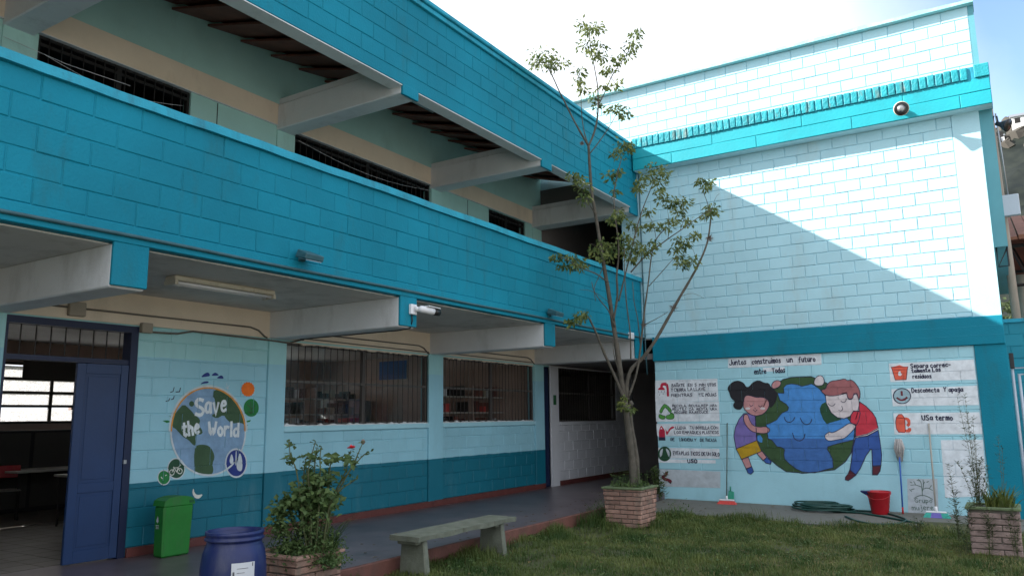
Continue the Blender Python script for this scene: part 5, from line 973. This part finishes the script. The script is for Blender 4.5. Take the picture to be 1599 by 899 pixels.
for i in range(260):
    x_, y_ = r_.uniform(-5.03, -4.57), r_.uniform(10.57, 11.03); h_ = r_.uniform(.03, .12) if r_.random() < .85 else r_.uniform(.15, .28)
    wm.leaf((x_, y_, .49+h_*r_.random()), (r_.gauss(0, .6), r_.gauss(0, .6), r_.uniform(.1, 1)), rv(r_, 1), r_.uniform(.03, .07), r_.uniform(.015, .035))
    if h_ > .15: wm.tube([(x_, y_, .49), (x_+r_.gauss(0, .03), y_, .49+h_)], [.003, .001], 4, False); [wm.leaf((x_, y_, .49+h_*q), (r_.gauss(0, 1), r_.gauss(0, 1), .3), (0, 0, 1), .04, .02) for q in (.4, .6, .8, 1)]
wm.build_raw('foliage', 'leaf_rose', pw)
# rose bush
TR = np.array([-5.40, 4.98, 0]); rp3 = lambda a, b, dd=0.0: Vector(onpl(400+a/3.764, 660+b/3.764, TR+np.array([0.7, -0.7, 0])*dd, VIEWN))
rose = thing('rose_bush', 'tall leggy rose bush with one red flower in the planter', 'bush', (-5.4, 4.98, 0.38)); stm = MB(); rl = MB()
ST = [[(300,760),(280,600),(250,380),(225,260),(205,200),(198,95)],[(320,760),(290,560),(275,380),(285,250),(300,190)],[(330,760),(320,500),(310,300),(325,190),(345,108)],[(350,760),(370,480),(375,300),(380,200),(388,140)],[(360,760),(400,520),(425,350),(435,240),(455,180)],[(370,760),(430,520),(480,380),(530,280),(550,220),(560,160)],[(380,760),(450,480),(520,330),(580,230),(610,170),(628,118)],[(385,760),(460,420),(530,310),(590,240),(625,190),(657,168)],[(390,760),(430,480),(500,390),(560,350),(600,322)],[(300,760),(220,600),(190,500),(175,440)],[(290,760),(180,640),(140,540),(100,545)],[(345,760),(350,500),(345,300),(350,190),(352,155)],[(400,760),(440,500),(470,440),(505,425)],[(300,760),(330,450),(300,330),(290,260)]]
for path in ST:
    dd = r_.uniform(-.15, .2); pts = cat([rp3(a+r_.gauss(0, 3), b, dd) for a, b in path], 4); n = len(pts); stm.tube(pts, [0.009+(0.0035-0.009)*i/(n-1) for i in range(n)], 6)
    for i in range(n//3, n):
        if r_.random() < .75:
            for q in range(r_.randint(1, 3)): rl.leaf(pts[i]+rv(r_, .012), (r_.gauss(0, 1), r_.gauss(0, 1), r_.gauss(.1, .5)), rv(r_, .4)+Vector((0, 0, 1)), r_.uniform(.03, .055), r_.uniform(.02, .035))
stm.build('stems', 'stem', rose, True)
for a, b, ra, rb, n in ((340,410,90,90,230),(395,470,80,80,200),(300,500,80,80,190),(250,420,50,50,70),(150,540,70,80,150),(180,460,35,40,50),(140,630,70,70,200),(300,640,110,90,330),(400,330,60,60,80),(330,330,50,60,70),(540,220,40,25,40),(200,215,25,22,16),(220,130,12,10,6),(455,210,20,30,16),(430,440,40,60,70),(280,740,150,70,420),(180,740,90,60,240),(420,720,80,70,240),(330,560,90,80,170),(320,200,30,30,20),(410,220,25,20,14),(300,790,190,50,420),(150,800,80,60,200),(430,790,90,50,240),(360,830,110,35,160),(300,770,150,45,520),(240,810,120,35,300),(400,815,100,30,260)):
    for i in range(int(n*(0.95 if b < 560 else 1.6))):
        u, v_ = r_.gauss(0, .5), r_.gauss(0, .5); p = rp3(a+u*ra, b+v_*rb, r_.gauss(0, .16)); big = b < 560
        rl.leaf(p, (r_.gauss(0, 1), r_.gauss(0, 1), r_.gauss(-.1, .6)), rv(r_, .5)+Vector((.3, -.3, 1)), r_.uniform(.045, .085) if big else r_.uniform(.02, .045), r_.uniform(.035, .06) if big else r_.uniform(.012, .03))
for i in range(80):
    p = rp3(r_.uniform(330, 470), r_.uniform(680, 790), r_.gauss(0, .12)); rl.blade(p, (r_.gauss(.25, .3), r_.gauss(.1, .3), 1), r_.uniform(.15, .32), .012, r_.uniform(.1, .4))
for i in range(14):
    p = rp3(r_.uniform(420, 470), 690, r_.gauss(0, .08)); rl.blade(p, (r_.uniform(.3, .9), r_.uniform(.3, .6), 1), r_.uniform(.25, .45), .016, .15)
rl.build_raw('foliage', 'leaf_rose', rose)
fm = MB(); c = rp3(560, 150, .0)
for i in range(26): d = rv(r_, 1).normalized(); d.z = abs(d.z)*.6; fm.leaf(c+d*.008, d, (0, 0, 1), r_.uniform(.025, .04), .032, .3)
fm.build_raw('flower', 'petal', rose)
bm_ = MB(); c = rp3(628, 112, 0.0); bm_.tube([c-Vector((0, 0, .02)), c, c+Vector((0, 0, .025))], [.008, .022, .008], 8); bm_.build('withered_bud', 'airplant', rose, True)
# right planter plants
def weed(name, label, base, hgt, nst, spread, m='leaf_weed', dens=26, lsz=(.015, .035), group=None, lean=(0, 0)):
    t = thing(name, label, 'weed', base, group); s = MB(); lf = MB()
    for k in range(nst):
        b = Vector(base)+Vector((r_.gauss(0, spread*.15), r_.gauss(0, spread*.15), 0)); h_ = hgt*r_.uniform(.6, 1); dx, dy = r_.gauss(lean[0], spread), r_.gauss(lean[1], spread*.6)
        pts = cat([b, b+Vector((dx*.3, dy*.3, h_*.4)), b+Vector((dx*.7, dy*.7, h_*.75)), b+Vector((dx, dy, h_))], 6); n = len(pts); s.tube(pts, [.0032+(.001-.0032)*i/(n-1) for i in range(n)], 5, False)
        for q in range(int(dens*h_/.6)):
            i = r_.randint(2, n-1); p = pts[i]; a = r_.uniform(0, 6.28); ln = r_.uniform(*lsz)*2
            if r_.random() < .35:
                e = p+Vector((math.cos(a), math.sin(a), r_.uniform(.3, 1)))*r_.uniform(.03, .10)*(1.2-i/n); s.tube([p, e], [.0018, .0008], 3, False); p = e
            lf.leaf(p, (math.cos(a), math.sin(a), r_.uniform(-.2, .9)), (0, 0, 1), ln, ln*.28)
    s.build_raw('stems', 'stem', t); lf.build_raw('foliage', m, t); return t
weed('tall_weed', 'tall wispy weed rising from the pale brick planter', (-0.40, 10.62, 0.43), 1.3, 6, .08, dens=34, lsz=(.012, .026))
weed('bushy_weed', 'dense bushy weed at the left end of the pale planter', (-0.42, 10.55, 0.43), 0.6, 9, .13, dens=60, lsz=(.015, .03))
weed('tall_weed', 'single dry flower stalk standing among the spiky leaves', (-0.16, 10.65, 0.43), 1.0, 2, .03, dens=34, lsz=(.012, .022))
sp = thing('spiky_plant', 'clump of long yellowish green blade leaves in pale planter', 'plant', (-0.2, 10.6, 0.44)); sm_ = MB()
for i in range(150):
    b = (r_.uniform(-.34, -.08), r_.uniform(10.47, 10.83), .44); sm_.blade(b, (r_.gauss(0, .35), r_.gauss(-.05, .3), 1), r_.uniform(.14, .38), r_.uniform(.012, .024), r_.uniform(.05, .3))
sm_.build_raw('leaves', 'leaf_blade', sp)
for (px, py, z, h_, lab) in ((1498, 846, -0.03, 0.95, 'thin tall weed growing by the side of the pale planter'), (1514, 846, -0.03, 0.6, 'short dry weed against the corner of the pale planter'), (1546, 872, -0.06, 0.5, 'dark weed climbing the middle face of the pale planter'), (1588, 872, -0.06, 0.55, 'dark weed clump at the gate end of the pale planter'), (1437, 832, -0.02, 0.22, 'small forked weed at the broken apron edge')):
    p = onz(px, py, z); weed('garden_weed', lab, (p[0], min(p[1], 10.34) if px > 1508 else p[1], lawn_z(p[0], p[1])), h_, 4, .07, dens=46)
p = onz(1042, 778, 0.02); weed('leafy_weed', 'leafy weed growing at the passage corner of the mural', (p[0], 13.72, 0.03), 0.62, 6, .10, 'leaf_rose', 60, (.03, .055))
for px, py, h_, lab in ((870, 808, .32, 'grassy weed on kerb opposite the white pilaster'), (905, 806, .42, 'wispy grass tuft on kerb short of the square planter'), (930, 806, .5, 'tall grass tuft beside the square planter and kerb'), (1058, 806, .3, 'weed tuft in the apron corner behind the square planter')):
    p = onz(px, py, 0.0); t = thing('grass_tuft', lab, 'grass tuft', (max(p[0], -5.42), p[1], -0.03)); gm = MB()
    for i in range(90): gm.blade((max(p[0], -5.42)+r_.gauss(.03, .07), p[1]+r_.gauss(0, .16), -.03), (r_.gauss(0, .3), r_.gauss(0, .3), 1), h_*r_.uniform(.4, 1), .009, r_.uniform(.1, .5))
    for i in range(40): gm.leaf((max(p[0], -5.42)+r_.gauss(.03, .08), p[1]+r_.gauss(0, .16), h_*r_.uniform(.2, .8)), (r_.gauss(0, 1), r_.gauss(0, 1), .4), (0, 0, 1), .04, .018)
    gm.build_raw('blades', 'leaf_rose', t)
# lawn grass
def grass(name, n, m, dry=False):
    xs_ = rng.uniform(-5.47, 1.2, n); ys_ = rng.uniform(5.2, 12.6, n); keep = (ys_ < 12.1+0.12*np.sin(xs_*3)) | (rng.random(n) < .06)
    keep &= ~((xs_ > -5.06) & (xs_ < -4.54) & (ys_ > 10.54) & (ys_ < 11.06)); keep &= ~((xs_ > -.51) & (xs_ < -.04) & (ys_ > 10.41) & (ys_ < 10.89))
    bare = np.sin(xs_*1.3+2*np.sin(ys_*.9+1))*np.sin(ys_*1.6+1.4*np.sin(xs_*1.1))+.35*np.sin(xs_*5+ys_*4); keep &= (bare < .55) | (rng.random(n) < .3)
    if dry: keep &= rng.random(n) < np.clip((xs_+4.6)/4.0, .05, 1)*(0.35+0.65*(np.sin(xs_*2.9+np.sin(ys_*2.3))*np.sin(ys_*2.2+.7) > -.2))
    if not dry:      # scattered taller tufts
        nc = 260; cx_ = rng.uniform(-5.4, .9, nc); cy_ = rng.uniform(5.6, 12.0, nc); k_ = rng.integers(0, nc, n//14); tx = cx_[k_]+rng.normal(0, .05, len(k_)); ty = cy_[k_]+rng.normal(0, .05, len(k_))
        xs_[:len(k_)] = np.clip(tx, -5.46, 1.2); ys_[:len(k_)] = ty
    xs_, ys_ = xs_[keep], ys_[keep]; tall = (np.arange(n) < n//14)[keep]; n = len(xs_)
    z = -0.03+0.018*np.sin(xs_*1.9+.5)*np.sin(ys_*1.4)+0.012*np.sin(xs_*4.1+ys_*3.3)-0.006*np.maximum(0, xs_+2)
    patch = 0.55+0.45*np.sin(xs_*1.7+1.3*np.sin(ys_*1.1))*np.sin(ys_*1.9+xs_*.6)
    near = np.exp(-np.abs(xs_+5.45)/.25)+np.exp(-np.minimum(np.abs(ys_-12.05), 3)/.2)*.9+np.exp(-(np.hypot(xs_+4.8, ys_-10.8)-.4).clip(0)/.3)
    h_ = (0.020+0.032*patch.clip(.1)+0.115*near.clip(0, 1)*(0.55+0.45*np.sin(xs_*5.1+ys_*6.3)))*rng.uniform(.5, 1.3, n); h_ *= np.where(tall & (not dry), rng.uniform(1.4, 2.6, n), 1)
    a = rng.uniform(0, 6.283, n); bend = rng.uniform(.15, .9, n); wd = rng.uniform(.004, .008, n)
    dx, dy = np.cos(a), np.sin(a); sx_, sy_ = -dy*wd/2, dx*wd/2
    V = np.zeros((n, 5, 3)); mx_, my_ = xs_+dx*h_*bend*.3, ys_+dy*h_*bend*.3
    V[:, 0] = np.stack([xs_-sx_, ys_-sy_, z-.01], 1); V[:, 1] = np.stack([xs_+sx_, ys_+sy_, z-.01], 1); V[:, 2] = np.stack([mx_+sx_*.8, my_+sy_*.8, z+h_*.6], 1); V[:, 3] = np.stack([mx_-sx_*.8, my_-sy_*.8, z+h_*.6], 1); V[:, 4] = np.stack([xs_+dx*h_*bend, ys_+dy*h_*bend, z+h_*(1-.25*bend)], 1)
    me = bpy.data.meshes.new(name); me.vertices.add(n*5); me.vertices.foreach_set('co', V.reshape(-1)); ids = np.arange(n)[:, None]*5
    tri = np.concatenate([ids+np.array([[0, 1, 2]]), ids+np.array([[0, 2, 3]]), ids+np.array([[3, 2, 4]])], 1).reshape(-1); nt_ = n*3
    me.loops.add(nt_*3); me.loops.foreach_set('vertex_index', tri.astype(np.int32)); me.polygons.add(nt_); me.polygons.foreach_set('loop_start', np.arange(0, nt_*3, 3, dtype=np.int32)); me.update(calc_edges=True); me.validate()
    o = link(name, me, m); return tag(o, 'dry straw coloured grass mixed into the lawn' if dry else 'short patchy green lawn between the walkway and the mural wall', 'grass', kind='stuff')
grass('grass', 190000, 'grassm'); grass('dry_grass', 90000, 'grass_dry', True)
cm = MB()      # clover and broad weeds in the lawn
for i in range(5200):
    x_, y_ = r_.uniform(-5.42, .3), r_.uniform(5.6, 12.2)
    if math.sin(x_*2.3+1)*math.sin(y_*1.7+2*math.sin(x_)) < .1 and r_.random() < .85: continue
    if -5.1 < x_ < -4.5 and 10.5 < y_ < 11.1: continue
    cm.leaf((x_, y_, lawn_z(x_, y_)+r_.uniform(.015, .07)), (r_.gauss(0, 1), r_.gauss(0, 1), r_.gauss(.2, .3)), (0, 0, 1), r_.uniform(.018, .045), r_.uniform(.012, .03), .1)
tag(cm.build_raw('ground_cover', 'leaf_rose'), 'broad leaved clover and weeds scattered through the lawn', 'weeds', kind='stuff')

fl = MB()      # fallen leaves on lawn, walkway and apron
for i in range(230):
    q = r_.random()
    if q < .35: x_, y_ = r_.gauss(-5.9, .35), r_.uniform(5, 13); z_ = .134 if x_ < -5.55 else lawn_z(x_, y_)+.05
    elif q < .8: x_, y_ = r_.uniform(-5.4, 0), r_.uniform(6, 12); z_ = lawn_z(x_, y_)+.05
    else: x_, y_ = r_.uniform(-5.4, -.5), r_.uniform(12.3, 13.9); z_ = apron_z(x_, y_)+.004
    a = r_.uniform(0, 6.28); fl.leaf((x_, y_, z_), (math.cos(a), math.sin(a), r_.uniform(0, .15)), (0, 0, 1), r_.uniform(.04, .075), r_.uniform(.02, .04), .15)
tag(fl.build_raw('fallen_leaves', 'dead_leaf'), 'scattered dry brown leaves on lawn, walkway and apron', 'leaves', kind='stuff')
# ================================================================== classroom contents seen through door and windows
def table(x, y, lx, ly, label):
    t = thing('table', label, 'table', (x, y, .13)); bx('tabletop', (x-lx/2, y-ly/2, .80), (x+lx/2, y+ly/2, .83), 'table_top', t, .005)
    for sx_ in (-1, 1):
        for sy_ in (-1, 1): MB().tube([(x+sx_*(lx/2-.06), y+sy_*(ly/2-.06), .131), (x+sx_*(lx/2-.06), y+sy_*(ly/2-.06), .80)], .015, 8).build('leg', 'bar', t)
table(-12.95, 6.85, .8, 1.5, 'long dim classroom table farther from the doorway'); table(-11.0, 6.45, .7, .9, 'short dim classroom table nearer the doorway')
bx_ = thing('folder', 'small bright red folder lying on the classroom table', 'folder', (-11.15, 6.25, .832)); MB().hexa([(-11.28, 6.15, .8305), (-11.06, 6.12, .8305), (-11.05, 6.32, .8305), (-11.27, 6.34, .8305)], [(-11.28, 6.15, .84), (-11.06, 6.12, .86), (-11.05, 6.32, .86), (-11.27, 6.34, .84)]).build('cover', 'red_plastic', bx_, bevel=.003)
def chair(x, y, rz, label):
    t = thing('chair', label, 'chair', (x, y, .13)); M_ = Matrix.Translation((x, y, .13)) @ Matrix.Rotation(rz, 4, 'Z')
    def tb(name, pts, r, m): MB().tube([M_ @ Vector(p) for p in pts], r, 8).build(name, m, t, True)
    def hb(name, lo, hi, m):
        (a, b, c), (d, e, f) = lo, hi; MB().hexa([M_ @ Vector(q) for q in ((a,b,c),(d,b,c),(d,e,c),(a,e,c))], [M_ @ Vector(q) for q in ((a,b,f),(d,b,f),(d,e,f),(a,e,f))]).build(name, m, t, bevel=.01)
    hb('seat', (-.19, -.19, .42), (.19, .19, .44), 'table_top'); hb('backrest', (-.19, .17, .60), (.19, .19, .78), 'red_plastic')
    for a in (-.17, .17): tb('leg', [(a, -.17, .001), (a, -.16, .42)], .011, 'bar'); tb('leg', [(a, .20, .001), (a, .17, .42), (a, .18, .70)], .011, 'bar')
chair(-12.75, 6.05, 1.2, 'red backed chair at the long dim classroom table'); chair(-11.75, 6.75, 2.6, 'red backed chair tucked behind the short classroom table')
t = thing('low_cabinet', 'long black low cabinet under the classroom back windows', 'cabinet', (-13.9, 7.6, .13)); bx('carcass', (-14.12, 5.0, .131), (-13.6, 10.4, 1.42), 'dark', t)
for k in range(6): bx('door', (-13.6, 5.03+k*.9, .2), (-13.585, 5.87+k*.9, 1.38), 'interior_dark', t)
def open_shelf(x, y0, y1, label):
    t = thing('open_shelf', label, 'shelf', (x+.22, (y0+y1)/2, .13))
    bx('back_panel', (x, y0, .131), (x+.03, y1, 0.95), 'interior_wall', t)
    for z in (.5, .95, 1.38, 1.62, 1.92): bx('shelf', (x+.03, y0, z), (x+.4, y1, z+.025), 'table_top', t)
    for y in (y0, (y0+y1)/2, y1-.03): bx('upright', (x+.03, y, .131), (x+.39, y+.03, 2.15), 'interior_wall', t)
    for z, hm in ((1.405, .17), (1.645, .24), (1.945, .22), (.975, .3)):
        u = y0+.06
        while u < y1-.2:
            w_, h_ = r_.uniform(.04, .16), hm*r_.uniform(.45, 1)
            if r_.random() < .75 and abs(u+w_/2-(y0+y1)/2) > .12: tag(bx('box_file', (x+.1, u, z), (x+.35, u+w_, z+h_), r_.choice(['skirt', 'bar', 'box_grey', 'dark', 'roof_wood', 'paper', 'red_sign', 'dark'])), 'small box or book on the open shelves behind the barred windows', 'box', 'boxes and books on the open classroom shelves')
            u += w_+r_.uniform(.02, .1)
open_shelf(-11.85, 9.6, 12.3, 'long open shelf with boxes deep behind the first barred window'); open_shelf(-9.25, 11.5, 13.7, 'open shelf with boxes close behind the second barred window')
t = thing('cabinet', 'tall grey cabinet standing behind the first barred window', 'cabinet', (-12.7, 13.1, .13)); bx('carcass', (-12.9, 12.5, .131), (-12.5, 13.7, 1.95), 'shelf_grey', t); bx('door', (-12.5, 12.52, .2), (-12.485, 13.09, 1.92), 'shelf_grey', t); bx('door', (-12.5, 13.11, .2), (-12.485, 13.68, 1.92), 'shelf_grey', t)
t = tag(bx('poster', (-12.3, 13.725, 2.42), (-11.5, 13.748, 2.84), 'blue_card'), 'blue poster on the far classroom partition', 'poster')
t = tag(bx('wall_sign', (-14.14, 8.9, 2.62), (-14.12, 9.7, 2.88), 'red_sign'), 'red sign high on the classroom back wall', 'sign')

# ================================================================== beyond the annex corner: gate, wall, shelter, pole, hill
g = thing('metal_gate', 'pale grey tubular metal gate beside the turquoise corner post', 'gate', (0.75, 14.35, 0))
def gt(name, pts, r): MB().tube(pts, r, 10).build(name, 'gate_paint', g, True)
for x0, x1, z1 in ((0.085, 1.45, 2.19), (0.165, 1.37, 2.09)):
    gt('frame', [(x0, 14.35, -.1 if x0 < .1 else .1), (x0, 14.35, z1), (x1, 14.35, z1), (x1, 14.35, -.1 if x0 < .1 else .1)], .024)
for k in range(11): gt('bar', [(0.26+k*.105, 14.35, .1), (0.26+k*.105, 14.35, 2.07)], .009)
MB().box((0.06, 14.31, 2.18), (0.12, 14.36, 2.42)).build('hinge', 'plastic_black', g, bevel=.006)
yw = thing('yard_wall', 'turquoise block wall behind the gate', 'wall', (2.2, 15.6, 0)); yb = bx('wall', (0.02, 15.5+PROUD, -.2), (4.5, 15.65, 3.0), 'teal_wall_far', yw)
block_wall(yb, yw, 'x', 15.5+PROUD, 0.02, 4.5, 0, 3.0, .0, 0.1, 'teal_wall_far'); bx('coping', (0.0, 15.46, 3.0), (4.5, 15.68, 3.06), 'teal_coping', yw)
PENDING_ONLY = PENDING.pop('school_building', None), PENDING.pop('school_annex', None); flush_blocks(120)
sh = thing('shelter', 'open shelter with brown tiled roof on steel trusses', 'shelter', (2.8, 20, 0))
rb = MB()
for k in range(24):
    x0 = 0.25+k*.22; rb.hexa([(x0, 18.2, 4.9), (x0+.2, 18.2, 4.9), (x0+.2, 22.5, 6.2), (x0, 22.5, 6.2)], [(x0, 18.2, 4.96+(k % 2)*.03), (x0+.2, 18.2, 4.96+(k % 2)*.03), (x0+.2, 22.5, 6.26+(k % 2)*.03), (x0, 22.5, 6.26+(k % 2)*.03)])
rb.build('roof', 'roof_tile', sh)
for y, z in ((18.4, 4.86), (20.2, 5.4)): 
    MB().tube([(.2, y, z-.05), (5.4, y, z-.05)], .04, 6).build('truss_chord', 'bar', sh); MB().tube([(.2, y, z-.85), (5.4, y, z-.85)], .035, 6).build('truss_chord', 'bar', sh)
    for k in range(8): MB().tube([(.3+k*.6, y, z-.05), (.6+k*.6, y, z-.85)], .022, 5).build('truss_web', 'bar', sh)
bx('fascia', (.2, 20.6, 4.25), (5.4, 20.65, 5.5), 'roof_wood', sh)
for x0 in (.48, 5.2): MB().tube([(x0, 20.4, -.1), (x0, 20.4, 4.5)], .085, 10).build('post', 'post_white', sh, True)
pl = thing('utility_pole', 'brown utility pole with pale meter box behind the annex', 'pole', (0.33, 17.2, -.1))
MB().tube([(.30, 17.2, -.16), (.22, 17.2, 7.35)], [.085, .06], 10).build('pole', 'pole', pl, True); bx('meter_box', (.22, 17.02, 5.15), (.52, 17.14, 5.55), 'gate_paint', pl, .01); MB().tube([(.36, 17.1, 5.5), (.31, 17.12, 7.2)], .014, 6).build('conduit', 'metal_grey', pl, True)
for (x0, y0, z0, rr, lab) in ((1.4, 26, 2.6, 2.2, 'leafy garden tree beyond the turquoise yard wall near the shelter'), (-1.0, 29, 3.0, 2.4, 'leafy garden tree behind the annex end wall')):
    t = thing('garden_tree', lab, 'tree', (x0, y0, -.16)); MB().tube(cat([(x0, y0, -.2), (x0+.1, y0, 1.2), (x0-.1, y0+.1, 2.4), (x0+.2, y0, 3.6)]), [.16, .15, .14, .13, .12, .12, .11, .1, .09, .08, .08, .07, .06, .06, .05, .05][:16], 8).build('trunk', 'bark', t, True); cm = MB()
    for i in range(2600): d = rv(r_, 1).normalized(); q = d*rr*r_.random()**.4; cm.leaf((x0+q.x, y0+q.y, z0+.6+q.z*.75), rv(r_, 1), rv(r_, 1), r_.uniform(.12, .24), r_.uniform(.07, .14))
    cm.build_raw('crown', 'leaf_far', t)
# hill
import mathutils
def hz(x, y):
    b = 57*math.exp(-((y-165)/48)**2)*(1/(1+math.exp(-(x+55)/16)))*(0.86+.14*math.sin(x*.021+.4))
    n_ = mathutils.noise.fractal(Vector((x*.045, y*.045, 0)), 1.0, 2.0, 5); m_ = mathutils.noise.noise(Vector((x*.35, y*.35, 3)))
    return -0.3+b*(1+.10*n_)+(1.3*m_*1.7 if 6 < b < 50 else 0)
grid_sheet('hill', -110, 260, 95, 300, 210, 120, hz, 'forest')
rk = MB(); 
for i in range(46):
    x_ = r_.uniform(-6, 14); y_ = r_.uniform(148, 160); z_ = hz(x_, y_); s_ = r_.uniform(.8, 2.2); rk.tube([(x_, y_, z_-s_), (x_+r_.gauss(0, .5), y_, z_), (x_+r_.gauss(0, .5), y_, z_+s_*.6)], [s_, s_*r_.uniform(.7, 1), s_*.3], 7)
tag(rk.build('rock_outcrop', 'rock'), 'pale bare rock along the hill crest', 'rock', kind='stuff')
for x_, y_, s_, lab in ((2.75, 151, 0.42, 'tiny white hut on the hill crest'), (6.5, 152, 0.8, 'larger white hut farther along the hill crest')):
    z_ = hz(x_, y_)-.3; t = thing('hill_house', lab, 'house', (x_, y_, z_)); bx('wall', (x_-2*s_, y_-1.6*s_, z_-1), (x_+2*s_, y_+1.6*s_, z_+2.4*s_), 'white', t)
    MB().add([(x_-2.3*s_, y_-1.9*s_, z_+2.4*s_), (x_+2.3*s_, y_-1.9*s_, z_+2.4*s_), (x_+2.3*s_, y_+1.9*s_, z_+2.4*s_), (x_-2.3*s_, y_+1.9*s_, z_+2.4*s_), (x_-2.3*s_, y_, z_+3.5*s_), (x_+2.3*s_, y_, z_+3.5*s_)], [(0, 1, 5, 4), (2, 3, 4, 5), (0, 4, 3), (1, 2, 5), (0, 3, 2, 1)]).build('roof', 'metal_grey', t)
    for dx in (-1, .8): bx('window', (x_+dx*s_-.4, y_-1.63*s_, z_+.8), (x_+dx*s_+.4, y_-1.605*s_, z_+1.7), 'dark', t)
